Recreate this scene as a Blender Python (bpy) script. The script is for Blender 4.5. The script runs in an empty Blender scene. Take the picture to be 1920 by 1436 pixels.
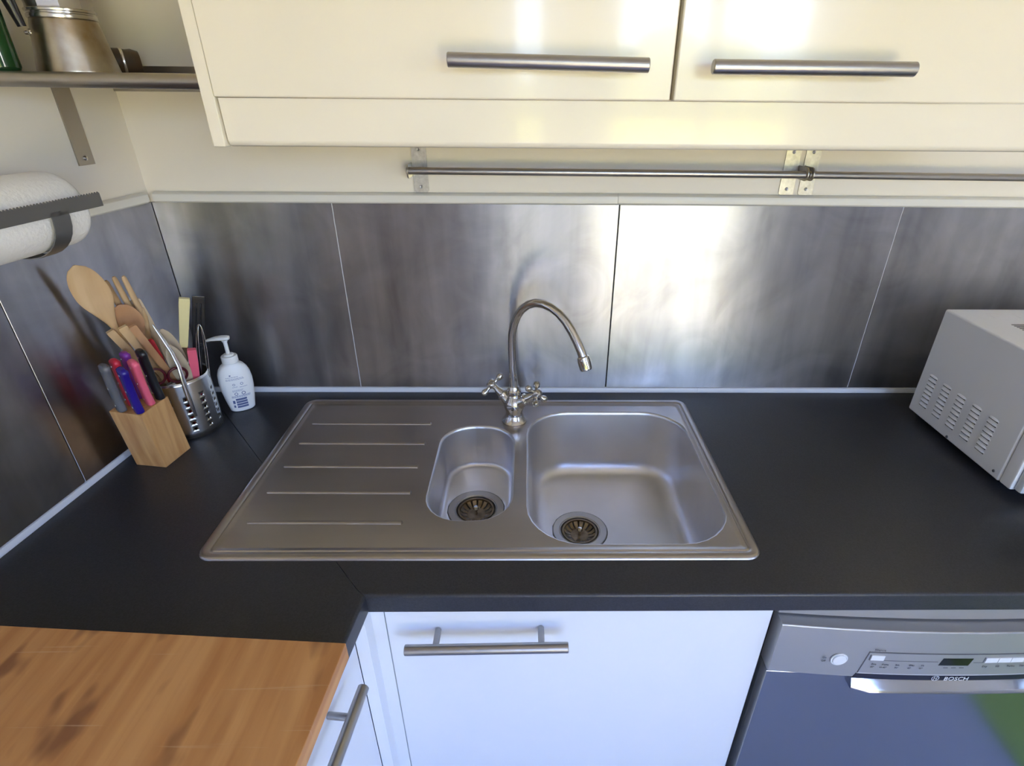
import bpy, bmesh, math, random
from mathutils import Vector, Matrix
from mathutils.geometry import delaunay_2d_cdt
R_ = math.radians
random.seed(7)
sc = bpy.context.scene
COL = sc.collection

# ---------------------------------------------------------------- camera, sky, sun, exposure
cam_d = bpy.data.cameras.new('camera'); cam = bpy.data.objects.new('camera', cam_d); COL.objects.link(cam)
f_px, W_px = 1024.53, 1920.0
cam_d.sensor_fit = 'HORIZONTAL'; cam_d.sensor_width = 36.0
cam_d.lens = 36.0 * f_px / W_px
cam_d.shift_x = -43.3 / W_px; cam_d.shift_y = 9.8 / W_px
cam_d.clip_start = 0.02; cam_d.clip_end = 200
fw = Vector((0.01330981, 0.88113486, -0.47267771)); rt = Vector((0.99990999, -0.01092908, 0.0077825)); up = rt.cross(fw)
mw = Matrix((rt, up, -fw)).transposed().to_4x4(); mw.translation = Vector((0.50663766, -1.15213071, 1.5257524))
cam.matrix_world = mw
sc.camera = cam

wd = bpy.data.worlds.new('sky'); sc.world = wd; wd.use_nodes = True
wn = wd.node_tree.nodes; wl = wd.node_tree.links
sky = wn.new('ShaderNodeTexSky'); sky.sky_type = 'NISHITA'; sky.sun_disc = False
sky.sun_elevation = R_(48); sky.sun_rotation = R_(60); sky.air_density = 1.0; sky.dust_density = 0.6; sky.ozone_density = 2.0
tint = wn.new('ShaderNodeMix'); tint.data_type = 'RGBA'; tint.blend_type = 'MULTIPLY'; tint.inputs['Factor'].default_value = 1.0   # camera white balance: neutral lavender sky
tint.inputs['B'].default_value = (0.96, 0.915, 1.20, 1)
wl.new(sky.outputs[0], tint.inputs['A']); wl.new(tint.outputs['Result'], wn['Background'].inputs[0]); wn['Background'].inputs[1].default_value = 0.37

sun_d = bpy.data.lights.new('sun', 'SUN'); sun_d.energy = 11.0; sun_d.angle = R_(0.6); sun_d.color = (1.0, 0.84, 0.66)
sun = bpy.data.objects.new('sun', sun_d); COL.objects.link(sun)
sun.rotation_euler = Vector((-0.62, -0.22, -0.75)).to_track_quat('-Z', 'Y').to_euler()

def portal(name, cx, cz, w, h, y):
    d = bpy.data.lights.new(name, 'AREA'); d.shape = 'RECTANGLE'; d.size = w; d.size_y = h
    d.cycles.is_portal = True
    o = bpy.data.objects.new(name, d); COL.objects.link(o); o.location = (cx, y, cz); o.rotation_euler = (R_(90), 0, 0)
    return o
DOORX0, DOORX1, SIDX0, SIDX1, OPZ = 0.94, 2.10, 0.38, 0.64, 2.12
YF = -3.0
portal('door_daylight', (DOORX0 + DOORX1) / 2, OPZ / 2, DOORX1 - DOORX0, OPZ, YF - 0.16)
WY0, WY1, WZ0, WZ1 = -2.42, -1.86, 0.95, 2.12
XR, ZC = 2.75, 2.45
LY0, LY1, LZ0, LZ1 = -2.85, -1.95, 1.15, 2.15
portal('sidelight_daylight', (SIDX0 + SIDX1) / 2, OPZ / 2, SIDX1 - SIDX0, OPZ, YF - 0.16)
pw_ = portal('window_daylight', 0, (WZ0 + WZ1) / 2, WY1 - WY0, WZ1 - WZ0, (WY0 + WY1) / 2); pw_.location.x = XR + 0.16; pw_.rotation_euler = (R_(90), 0, R_(90))
pl_ = portal('window_daylight', 0, (LZ0 + LZ1) / 2, LY1 - LY0, LZ1 - LZ0, (LY0 + LY1) / 2); pl_.location.x = -0.252 - 0.0906 * 2.4 - 0.17; pl_.rotation_euler = (R_(90), 0, R_(-90))  # sampling portal of the added fill window on the left

vs = sc.view_settings; vs.view_transform = 'Standard'; vs.look = 'None'; vs.gamma = 1.0; vs.exposure = 3.28; vs.use_curve_mapping = False
cy = sc.cycles; cy.use_denoising = True; cy.use_guiding = True; cy.use_surface_guiding = True; cy.guiding_training_samples = 0; cy.max_bounces = 10; cy.diffuse_bounces = 5; cy.glossy_bounces = 6
cy.caustics_reflective = True; cy.blur_glossy = 0.6; cy.sample_clamp_indirect = 3.0

# ---------------------------------------------------------------- materials
def M(name, col, rough=0.5, metal=0.0, var=None, stretch=(1, 1, 1), rvar=None, bump=None, aniso=None, coat=0.0, spec=0.5, emit=None):
    m = bpy.data.materials.new(name); m.use_nodes = True
    nt = m.node_tree; b = nt.nodes['Principled BSDF']; L = nt.links
    b.inputs['Base Color'].default_value = (*col, 1); b.inputs['Roughness'].default_value = rough
    b.inputs['Metallic'].default_value = metal; b.inputs['Specular IOR Level'].default_value = spec
    b.inputs['Coat Weight'].default_value = coat; b.inputs['Coat Roughness'].default_value = 0.06
    tc = nt.nodes.new('ShaderNodeTexCoord'); mp = nt.nodes.new('ShaderNodeMapping'); mp.inputs['Scale'].default_value = stretch
    L.new(tc.outputs['Object'], mp.inputs['Vector'])
    def noise(scale, detail=4, dist=0.0):
        n = nt.nodes.new('ShaderNodeTexNoise'); n.inputs['Scale'].default_value = scale; n.inputs['Detail'].default_value = detail
        n.inputs['Distortion'].default_value = dist; L.new(mp.outputs[0], n.inputs['Vector']); return n
    if var:
        n = noise(var[0]); r = nt.nodes.new('ShaderNodeValToRGB')
        r.color_ramp.elements[0].position = 0.3; r.color_ramp.elements[1].position = 0.7
        r.color_ramp.elements[0].color = (*var[1], 1); r.color_ramp.elements[1].color = (*col, 1)
        L.new(n.outputs['Fac'], r.inputs[0]); L.new(r.outputs[0], b.inputs['Base Color'])
    if rvar:
        n = noise(rvar[0], 5, rvar[3] if len(rvar) > 3 else 0); mr = nt.nodes.new('ShaderNodeMapRange')
        mr.inputs['From Min'].default_value = 0.3; mr.inputs['From Max'].default_value = 0.7
        mr.inputs['To Min'].default_value = rvar[1]; mr.inputs['To Max'].default_value = rvar[2]
        L.new(n.outputs['Fac'], mr.inputs[0]); L.new(mr.outputs[0], b.inputs['Roughness'])
    if bump:
        n = noise(bump[0], 3); bp = nt.nodes.new('ShaderNodeBump'); bp.inputs['Strength'].default_value = bump[1]; bp.inputs['Distance'].default_value = bump[2]
        L.new(n.outputs['Fac'], bp.inputs['Height']); L.new(bp.outputs[0], b.inputs['Normal'])
    if aniso:
        b.inputs['Anisotropic'].default_value = aniso[0]
        cx = nt.nodes.new('ShaderNodeCombineXYZ')
        for i in range(3): cx.inputs[i].default_value = aniso[1][i]
        L.new(cx.outputs[0], b.inputs['Tangent'])
    return m

def splash_mat(name, stretch):
    m = M(name, (0.42, 0.415, 0.42), 0.28, 1.0, aniso=(0.88, (0, 0, 1)))
    nt = m.node_tree; L = nt.links; b = nt.nodes['Principled BSDF']
    tc = nt.nodes.new('ShaderNodeTexCoord')
    n1 = nt.nodes.new('ShaderNodeTexNoise'); n1.inputs['Scale'].default_value = 4.0; n1.inputs['Detail'].default_value = 2; n1.inputs['Distortion'].default_value = 0.2
    L.new(tc.outputs['Object'], n1.inputs['Vector'])
    mr = nt.nodes.new('ShaderNodeMapRange'); mr.inputs['From Min'].default_value = 0.3; mr.inputs['From Max'].default_value = 0.7; mr.inputs['To Min'].default_value = 0.315; mr.inputs['To Max'].default_value = 0.36
    L.new(n1.outputs['Fac'], mr.inputs[0]); acc = mr.outputs[0]
    def math_(op, a, b=None, c=None):
        n = nt.nodes.new('ShaderNodeMath'); n.operation = op; n.use_clamp = False
        for i, v in enumerate((a, b, c)):
            if v is None: continue
            if isinstance(v, (int, float)): n.inputs[i].default_value = v
            else: L.new(v, n.inputs[i])
        return n.outputs[0]
    tone = math_('ADD', 0.415, 0.0)
    for rz, sc_, amt in ((0.7, (11, 11, 1.8), 0.10), (-0.5, (22, 22, 3.0), 0.08)):      # cloudy wiping smears
        mq = nt.nodes.new('ShaderNodeMapping'); mq.inputs['Scale'].default_value = sc_; mq.inputs['Rotation'].default_value = (0, rz, 0); L.new(tc.outputs['Object'], mq.inputs[0])
        n = nt.nodes.new('ShaderNodeTexNoise'); n.inputs['Scale'].default_value = 1.0; n.inputs['Detail'].default_value = 3; n.inputs['Distortion'].default_value = 0.6
        L.new(mq.outputs[0], n.inputs['Vector'])
        dev = math_('SUBTRACT', n.outputs['Fac'], 0.5); acc = math_('ADD', acc, math_('MULTIPLY', dev, amt)); tone = math_('ADD', tone, math_('MULTIPLY', dev, amt * 3.0))
    # fine vertical grain
    mp = nt.nodes.new('ShaderNodeMapping'); mp.inputs['Scale'].default_value = (70, 70, 1.2); L.new(tc.outputs['Object'], mp.inputs[0])
    ng = nt.nodes.new('ShaderNodeTexNoise'); ng.inputs['Scale'].default_value = 1.0; ng.inputs['Detail'].default_value = 3; L.new(mp.outputs[0], ng.inputs['Vector'])
    acc = math_('ADD', acc, math_('MULTIPLY', math_('SUBTRACT', ng.outputs['Fac'], 0.5), 0.05))
    n3 = nt.nodes.new('ShaderNodeTexNoise'); n3.inputs['Scale'].default_value = 6.5; n3.inputs['Detail'].default_value = 4; n3.inputs['Distortion'].default_value = 2.2; L.new(tc.outputs['Object'], n3.inputs['Vector'])
    tone = math_('ADD', tone, math_('MULTIPLY', math_('SUBTRACT', n3.outputs['Fac'], 0.5), 0.24))     # dried wipe marks
    cc_ = nt.nodes.new('ShaderNodeCombineColor'); L.new(tone, cc_.inputs[0]); L.new(math_('MULTIPLY', tone, 0.985), cc_.inputs[1]); L.new(tone, cc_.inputs[2]); L.new(cc_.outputs[0], b.inputs['Base Color'])
    L.new(acc, b.inputs['Roughness'])
    return m

def wood(name, c1, c2, scale=(30, 2.2, 30), rough=0.5, patches=None):
    m = bpy.data.materials.new(name); m.use_nodes = True
    nt = m.node_tree; b = nt.nodes['Principled BSDF']; L = nt.links
    tc = nt.nodes.new('ShaderNodeTexCoord'); mp = nt.nodes.new('ShaderNodeMapping'); mp.inputs['Scale'].default_value = scale
    L.new(tc.outputs['Object'], mp.inputs[0])
    n = nt.nodes.new('ShaderNodeTexNoise'); n.inputs['Scale'].default_value = 1.0; n.inputs['Detail'].default_value = 6; n.inputs['Distortion'].default_value = 0.4
    L.new(mp.outputs[0], n.inputs['Vector'])
    r = nt.nodes.new('ShaderNodeValToRGB'); r.color_ramp.elements[0].position = 0.33; r.color_ramp.elements[1].position = 0.66
    r.color_ramp.elements[0].color = (*c1, 1); r.color_ramp.elements[1].color = (*c2, 1)
    L.new(n.outputs['Fac'], r.inputs[0]); out = r.outputs[0]
    if patches:   # darker worn blots and pale knife scratches of a used board
        mp2 = nt.nodes.new('ShaderNodeMapping'); mp2.inputs['Scale'].default_value = (26, 13, 13); L.new(tc.outputs['Object'], mp2.inputs[0])
        v = nt.nodes.new('ShaderNodeTexNoise'); v.inputs['Scale'].default_value = 0.9; v.inputs['Detail'].default_value = 2; L.new(mp2.outputs[0], v.inputs['Vector'])
        rr = nt.nodes.new('ShaderNodeValToRGB'); rr.color_ramp.elements[0].position = 0.57; rr.color_ramp.elements[1].position = 0.68
        L.new(v.outputs['Fac'], rr.inputs[0])
        mx = nt.nodes.new('ShaderNodeMix'); mx.data_type = 'RGBA'; mx.inputs['B'].default_value = (*patches, 1)
        ml = nt.nodes.new('ShaderNodeMath'); ml.operation = 'MULTIPLY'; ml.inputs[1].default_value = 0.75; L.new(rr.outputs[0], ml.inputs[0])
        L.new(ml.outputs[0], mx.inputs['Factor']); L.new(out, mx.inputs['A']); out = mx.outputs['Result']
        mp3 = nt.nodes.new('ShaderNodeMapping'); mp3.inputs['Scale'].default_value = (6, 160, 10); mp3.inputs['Rotation'].default_value = (0, 0, 0.25); L.new(tc.outputs['Object'], mp3.inputs[0])
        s = nt.nodes.new('ShaderNodeTexNoise'); s.inputs['Scale'].default_value = 1; s.inputs['Detail'].default_value = 2; L.new(mp3.outputs[0], s.inputs['Vector'])
        rs = nt.nodes.new('ShaderNodeValToRGB'); rs.color_ramp.elements[0].position = 0.66; rs.color_ramp.elements[1].position = 0.76
        L.new(s.outputs['Fac'], rs.inputs[0])
        m2 = nt.nodes.new('ShaderNodeMix'); m2.data_type = 'RGBA'; m2.inputs['B'].default_value = (0.62, 0.42, 0.25, 1)
        ms = nt.nodes.new('ShaderNodeMath'); ms.operation = 'MULTIPLY'; ms.inputs[1].default_value = 0.6; L.new(rs.outputs[0], ms.inputs[0])
        L.new(ms.outputs[0], m2.inputs['Factor']); L.new(out, m2.inputs['A']); out = m2.outputs['Result']
    L.new(out, b.inputs['Base Color']); b.inputs['Roughness'].default_value = rough
    return m

def glass_mat(name):
    m = bpy.data.materials.new(name); m.use_nodes = True; nt = m.node_tree; nt.nodes.clear()
    o = nt.nodes.new('ShaderNodeOutputMaterial'); t = nt.nodes.new('ShaderNodeBsdfTransparent'); g = nt.nodes.new('ShaderNodeBsdfGlossy')
    t.inputs[0].default_value = (0.96, 0.98, 0.97, 1); g.inputs['Roughness'].default_value = 0.02
    f = nt.nodes.new('ShaderNodeFresnel'); f.inputs[0].default_value = 1.45; mx = nt.nodes.new('ShaderNodeMixShader')
    nt.links.new(f.outputs[0], mx.inputs[0]); nt.links.new(t.outputs[0], mx.inputs[1]); nt.links.new(g.outputs[0], mx.inputs[2]); nt.links.new(mx.outputs[0], o.inputs[0])
    return m

MAT = dict(
    wall=M('cream_wall_paint', (0.80, 0.74, 0.62), 0.7, bump=(60, 0.15, 0.002)),
    ceiling=M('white_ceiling_paint', (0.82, 0.80, 0.76), 0.8),
    room=M('room_paint', (0.78, 0.74, 0.68), 0.8),
    floor=M('slate_blue_floor_tile', (0.30, 0.35, 0.50), 0.55, spec=0.3, var=(3, (0.25, 0.30, 0.43))),
    mat=M('added_slab_green', (0.20, 0.32, 0.10), 0.9),  # made up for the green reflection in the dishwasher
    frame=M('white_door_frame', (0.80, 0.80, 0.78), 0.4),
    glass=glass_mat('window_glass'),
    lawn=M('lawn', (0.36, 0.36, 0.07), 0.9, var=(4, (0.26, 0.28, 0.05))),
    paving=M('sandy_paving', (0.47, 0.39, 0.28), 0.9, var=(3, (0.39, 0.325, 0.235))),
    hedge=M('hedge_leaf', (0.14, 0.16, 0.04), 0.7, var=(5, (0.30, 0.30, 0.07))),
    splash=splash_mat('brushed_splashback_steel', (1.2, 1.2, 0.35)),
    cream=M('warm_lit_cupboard_gloss', (0.86, 0.79, 0.62), 0.20, bump=(90, 0.05, 0.001), coat=0.3),  # upper units: warm bounced light put into the shared off-white
    white=M('cool_lit_cupboard_gloss', (0.74, 0.76, 0.79), 0.25, coat=0.2),  # lower units: cool sky light put into the same off-white
    trim=M('ivory_trim', (0.74, 0.72, 0.64), 0.35),
    seal=M('pale_sealing_strip', (0.66, 0.68, 0.70), 0.35),
    dark=M('dark_gap', (0.012, 0.012, 0.013), 0.6),
    worktop=M('charcoal_worktop', (0.017, 0.018, 0.022), 0.36, var=(420, (0.035, 0.036, 0.042)), rvar=(9, 0.33, 0.42), bump=(700, 0.12, 0.0006)),
    sink=M('brushed_sink_steel', (0.47, 0.435, 0.415), 0.3, 1.0, var=(5, (0.42, 0.39, 0.375)), stretch=(0.4, 3, 1), rvar=(6, 0.28, 0.34), aniso=(0.35, (1, 0, 0))),
    bowl=M('satin_bowl_steel', (0.74, 0.74, 0.76), 0.36, 1.0, var=(9, (0.66, 0.66, 0.68))),
    drain=M('drain_steel', (0.50, 0.50, 0.51), 0.3, 1.0),
    stained=M('tea_stained_strainer', (0.34, 0.28, 0.20), 0.38, 1.0, var=(60, (0.16, 0.12, 0.08))),
    chrome=M('worn_chrome', (0.62, 0.60, 0.57), 0.10, 1.0, rvar=(40, 0.07, 0.16)),
    nickel=M('brushed_nickel', (0.40, 0.38, 0.36), 0.32, 1.0, stretch=(1, 40, 40), rvar=(30, 0.30, 0.42)),
    bracket=M('spotted_bracket_steel', (0.62, 0.59, 0.53), 0.36, 1.0, var=(140, (0.45, 0.42, 0.37))),
    shelfsteel=M('shelf_steel', (0.42, 0.39, 0.35), 0.35, 1.0),
    alu=M('tarnished_aluminium', (0.62, 0.59, 0.52), 0.30, 1.0, var=(26, (0.40, 0.30, 0.17))),
    alu2=M('polished_aluminium', (0.66, 0.64, 0.60), 0.22, 1.0),
    black=M('black_plastic', (0.010, 0.010, 0.012), 0.28),
    green=M('green_bottle_glass', (0.002, 0.045, 0.010), 0.08, coat=0.6),
    brown=M('brown_turned_wood', (0.10, 0.06, 0.03), 0.35, var=(40, (0.05, 0.03, 0.015))),
    paper=M('kitchen_paper', (0.86, 0.84, 0.78), 0.95, bump=(160, 0.6, 0.002)),
    holder=M('grey_holder_steel', (0.22, 0.215, 0.21), 0.45, 0.9),
    beech=wood('beech_wood', (0.50, 0.31, 0.14), (0.64, 0.44, 0.23), (30, 30, 6)),
    beech2=wood('orange_beech_wood', (0.42, 0.21, 0.09), (0.52, 0.29, 0.14), (30, 30, 6)),
    pale=wood('pale_wood', (0.55, 0.42, 0.26), (0.68, 0.54, 0.36), (30, 30, 6)),
    block=wood('oiled_block_wood', (0.46, 0.22, 0.07), (0.66, 0.38, 0.15), (60, 60, 7), 0.4),
    board=wood('bamboo_board', (0.46, 0.20, 0.062), (0.62, 0.32, 0.115), (46, 3.5, 46), 0.55, patches=(0.20, 0.075, 0.03)),
    grey=M('grey_handle_plastic', (0.13, 0.13, 0.14), 0.35),
    red=M('red_handle_plastic', (0.62, 0.03, 0.06), 0.3),
    purple=M('purple_handle_plastic', (0.27, 0.04, 0.33), 0.3),
    blue=M('blue_handle_plastic', (0.022, 0.010, 0.22), 0.25),
    pink=M('pink_handle_plastic', (0.78, 0.13, 0.20), 0.3),
    rivet=M('rivet', (0.8, 0.8, 0.8), 0.2, 1.0),
    cream_pl=M('cream_handle_plastic', (0.72, 0.64, 0.32), 0.4),
    silred=M('red_silicone', (0.45, 0.008, 0.015), 0.45),
    darkred=M('dark_red_plastic', (0.075, 0.006, 0.012), 0.3),
    clear=M('frosted_wood_spoon', (0.48, 0.39, 0.27), 0.35),
    steel=M('utensil_steel', (0.60, 0.58, 0.55), 0.2, 1.0),
    caddy=M('caddy_steel', (0.66, 0.65, 0.62), 0.24, 1.0, aniso=(0.4, (0, 0, 1))),
    soap=M('white_bottle_plastic', (0.84, 0.85, 0.82), 0.3),
    ink=M('blue_label_ink', (0.10, 0.13, 0.26), 0.5),
    ink2=M('faint_label_ink', (0.36, 0.39, 0.50), 0.5),
    mw=M('silver_microwave_paint', (0.80, 0.81, 0.83), 0.42),
    mwfront=M('pale_microwave_front', (0.62, 0.64, 0.66), 0.3),
    sticker=M('white_sticker', (0.80, 0.80, 0.82), 0.5),
    dish=M('dishwasher_steel', (0.50, 0.50, 0.51), 0.17, 1.0),
    dishpanel=M('silver_panel_paint', (0.42, 0.42, 0.42), 0.38, 0.6),
    dishdark=M('dark_slot', (0.010, 0.011, 0.025), 0.35),
    button=M('pale_button', (0.70, 0.72, 0.74), 0.35),
    display=M('display_glass', (0.012, 0.014, 0.008), 0.1),
    print=M('panel_print', (0.12, 0.12, 0.13), 0.5),
    logo=M('silver_lettering', (0.80, 0.81, 0.83), 0.4),
)

# ---------------------------------------------------------------- helpers
def tag(o, label=None, cat=None, group=None, kind=None):
    if label: o['label'] = label
    if cat: o['category'] = cat
    if group: o['group'] = group
    if kind: o['kind'] = kind
    return o
def thing(name, loc, label, cat, group=None):
    o = bpy.data.objects.new(name, None); COL.objects.link(o); o.location = loc; o.empty_display_size = 0.05
    return tag(o, label, cat, group)
def wloc(o):
    v = Vector((0, 0, 0))
    while o: v += Vector(o.location); o = o.parent
    return v
def obj(name, bm, mat, parent=None, ang=35, origin=None):
    """links a bmesh written in world coordinates as one mesh object"""
    bmesh.ops.recalc_face_normals(bm, faces=bm.faces)
    lim = R_(ang)
    for e in bm.edges:
        e.smooth = not (len(e.link_faces) == 2 and e.calc_face_angle(0) > lim)
    for fc in bm.faces: fc.smooth = True
    if parent is not None: org = wloc(parent)
    elif origin is not None: org = Vector(origin)
    else:
        xs = [v.co for v in bm.verts]
        org = Vector(((min(v.x for v in xs) + max(v.x for v in xs)) / 2, (min(v.y for v in xs) + max(v.y for v in xs)) / 2, min(v.z for v in xs)))
    bmesh.ops.translate(bm, vec=-org, verts=bm.verts)
    me = bpy.data.meshes.new(name); bm.to_mesh(me); bm.free(); me.materials.append(MAT[mat] if isinstance(mat, str) else mat)
    o = bpy.data.objects.new(name, me); COL.objects.link(o)
    if len(me.polygons) > 1:
        wn_ = o.modifiers.new('flat_face_normals', 'WEIGHTED_NORMAL'); wn_.keep_sharp = True
    if parent is not None: o.parent = parent
    else: o.location = org
    return o
def struct(name, bm, mat, parent=None):
    o = obj(name, bm, mat, parent)
    if parent is None: o['kind'] = 'structure'
    return o
def new(): return bmesh.new()
def box(bm, x0, x1, y0, y1, z0, z1, bev=0.0, seg=2):
    r = bmesh.ops.create_cube(bm, size=1.0); vs_ = r['verts']
    for v in vs_:
        v.co = Vector((x0 if v.co.x < 0 else x1, y0 if v.co.y < 0 else y1, z0 if v.co.z < 0 else z1))
    if bev > 0:
        es = list({e for v in vs_ for e in v.link_edges})
        bmesh.ops.bevel(bm, geom=es, offset=bev, segments=seg, profile=0.5, affect='EDGES')
    return bm
def obox(bm, c, ax, ay, az, sx, sy, sz, bev=0.0, seg=2):
    """box with its own axes"""
    n0 = len(bm.verts); box(bm, -sx / 2, sx / 2, -sy / 2, sy / 2, -sz / 2, sz / 2, bev, seg)
    bm.verts.ensure_lookup_table()
    ax, ay, az, c = Vector(ax).normalized(), Vector(ay).normalized(), Vector(az).normalized(), Vector(c)
    for v in bm.verts[n0:]: v.co = c + ax * v.co.x + ay * v.co.y + az * v.co.z
    return bm
def frame_of(d):
    d = Vector(d).normalized(); a = Vector((0, 0, 1)) if abs(d.z) < 0.9 else Vector((1, 0, 0))
    u = d.cross(a).normalized(); return u, d.cross(u).normalized(), d
def rings(bm, loops, cap0=True, cap1=True, closed=False):
    vl = [[bm.verts.new(p) for p in lp] for lp in loops]; n = len(vl[0])
    pairs = list(zip(vl, vl[1:])) + ([(vl[-1], vl[0])] if closed else [])
    for a, b in pairs:
        for i in range(n):
            j = (i + 1) % n
            bm.faces.new((a[i], a[j], b[j], b[i]))
    if cap0 and not closed: bm.faces.new(vl[0][::-1])
    if cap1 and not closed: bm.faces.new(vl[-1])
    return vl
def tube(bm, pts, rad, n=14, cap=True, squash=1.0):
    pts = [Vector(p) for p in pts]; k = len(pts)
    rad = rad if isinstance(rad, (list, tuple)) else [rad] * k
    u = None; loops = []
    for i, p in enumerate(pts):
        d = (pts[min(i + 1, k - 1)] - pts[max(i - 1, 0)]).normalized()
        if u is None: u = frame_of(d)[0]
        u = (u - d * u.dot(d)).normalized(); v = d.cross(u)
        loops.append([p + (u * math.cos(2 * math.pi * a / n) + v * squash * math.sin(2 * math.pi * a / n)) * rad[i] for a in range(n)])
    rings(bm, loops, cap, cap); return bm
def rod(bm, a, b, r, n=18, ch=0.0008):
    a, b = Vector(a), Vector(b); d = (b - a).normalized()
    return tube(bm, [a, a + d * ch, b - d * ch, b], [r - ch, r, r, r - ch], n)
def lathe(bm, prof, c, axis=(0, 0, 1), n=32, cap0=True, cap1=True):
    u, v, d = frame_of(axis); c = Vector(c)
    loops = [[c + d * h + (u * math.cos(2 * math.pi * i / n) + v * math.sin(2 * math.pi * i / n)) * max(r, 1e-5) for i in range(n)] for r, h in prof]
    rings(bm, loops, cap0, cap1); return bm
def sphere(bm, c, r, sx=1, sy=1, sz=1, seg=14):
    m = Matrix.Translation(Vector(c)) @ Matrix.Diagonal((sx * r, sy * r, sz * r, 1))
    bmesh.ops.create_uvsphere(bm, u_segments=seg, v_segments=max(8, seg * 2 // 3), radius=1, matrix=m); return bm
def prism(bm, poly, z0, z1):
    lo = [bm.verts.new((x, y, z0)) for x, y in poly]; hi = [bm.verts.new((x, y, z1)) for x, y in poly]
    bm.faces.new(hi); bm.faces.new(lo[::-1]); n = len(poly)
    for i in range(n): bm.faces.new((lo[i], lo[(i + 1) % n], hi[(i + 1) % n], hi[i]))
    return bm
def extr(bm, prof, a, b, ax, ay):
    """2-D profile (p along ax, q along ay) swept from a to b"""
    ax, ay = Vector(ax), Vector(ay)
    rings(bm, [[Vector(e) + ax * p + ay * q for p, q in prof] for e in (a, b)]); return bm
def rrect(x0, x1, y0, y1, r, k=8, m=6):
    """rounded rectangle, always 4*(k+m) points so that loops can be lofted"""
    r = max(0.0005, min(r, (x1 - x0) / 2 - 1e-4, (y1 - y0) / 2 - 1e-4)); P = []
    cs = [(x1 - r, y1 - r, 0), (x0 + r, y1 - r, 90), (x0 + r, y0 + r, 180), (x1 - r, y0 + r, 270)]
    for q, (cx, cy_, a0) in enumerate(cs):
        for i in range(k):
            a = R_(a0 + 90 * i / (k - 1)); P.append((cx + r * math.cos(a), cy_ + r * math.sin(a)))
        nx, ny, na = cs[(q + 1) % 4]; a = R_(na)
        ex, ey = nx + r * math.cos(a), ny + r * math.sin(a); sx, sy = P[-1]
        for i in range(1, m + 1): P.append((sx + (ex - sx) * i / (m + 1), sy + (ey - sy) * i / (m + 1)))
    return P
def inside(p, poly):
    x, y = p; c = False
    for i in range(len(poly)):
        x1, y1 = poly[i]; x2, y2 = poly[i - 1]
        if (y1 > y) != (y2 > y) and x < (x2 - x1) * (y - y1) / (y2 - y1) + x1: c = not c
    return c
def bevel_where(bm, test, off, seg=4):
    es = [e for e in bm.edges if test(e)]
    bmesh.ops.bevel(bm, geom=es, offset=off, segments=seg, profile=0.5, affect='EDGES')
def text(name, s, size, loc, rot, mat, parent, depth=0.0002, align='LEFT'):
    cu = bpy.data.curves.new(name, 'FONT'); cu.body = s; cu.size = size; cu.extrude = depth; cu.align_x = align; cu.resolution_u = 3
    cu.materials.append(MAT[mat]); tmp = bpy.data.objects.new(name, cu); me = bpy.data.meshes.new_from_object(tmp); bpy.data.objects.remove(tmp); me.name = name
    o = bpy.data.objects.new(name, me); COL.objects.link(o); o.parent = parent
    o.location = Vector(loc) - wloc(parent); o.rotation_euler = rot; return o

# ---------------------------------------------------------------- room shell
XL, KL = -0.252, 0.0906                       # left wall: x = XL + KL*y (it is not quite square to the back wall)
def lx(y): return XL + KL * y
LT = Vector((KL, 1, 0)).normalized(); LN = Vector((1, -KL, 0)).normalized()     # along / out of the left wall
bm = new(); box(bm, -1.0, XR + 0.1, 0.0, 0.12, 0, ZC); wall_back = struct('wall_back', bm, 'wall')
bm = new()
def lwall(y0, y1, z0, z1, d0=0.0, d1=-0.12): prism(bm, [(lx(y0) + d0, y0), (lx(y0) + d1, y0), (lx(y1) + d1, y1), (lx(y1) + d0, y1)], z0, z1)
lwall(0, LY1, 0, ZC); lwall(LY1, LY0, 0, LZ0); lwall(LY1, LY0, LZ1, ZC); lwall(LY0, YF, 0, ZC); wall_left = struct('wall_left', bm, 'wall')
bm = new(); box(bm, XR, XR + 0.12, YF, WY0, 0, ZC); box(bm, XR, XR + 0.12, WY1, 0, 0, ZC); box(bm, XR, XR + 0.12, WY0, WY1, 0, WZ0); box(bm, XR, XR + 0.12, WY0, WY1, WZ1, ZC); struct('wall_right', bm, 'room')
bm = new()
box(bm, -1.0, SIDX0, YF - 0.12, YF, 0, ZC); box(bm, SIDX1, DOORX0, YF - 0.12, YF, 0, ZC); box(bm, DOORX1, XR + 0.12, YF - 0.12, YF, 0, ZC)
box(bm, SIDX0, SIDX1, YF - 0.12, YF, OPZ, ZC); box(bm, DOORX0, DOORX1, YF - 0.12, YF, OPZ, ZC); struct('wall_front', bm, 'room')
bm = new(); box(bm, -1.0, XR + 0.12, YF - 0.12, 0.12, -0.08, 0); struct('floor', bm, 'floor')
bm = new(); box(bm, -1.0, XR + 0.12, YF - 0.12, 0.12, ZC, ZC + 0.15); struct('ceiling', bm, 'ceiling')
bm = new(); box(bm, 1.80, 2.5, -1.9, -0.70, 0.0002, 0.008, 0.003); struct('added_green_slab', bm, 'mat')  # unseen green slab added to give the dishwasher door its green reflection
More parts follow.
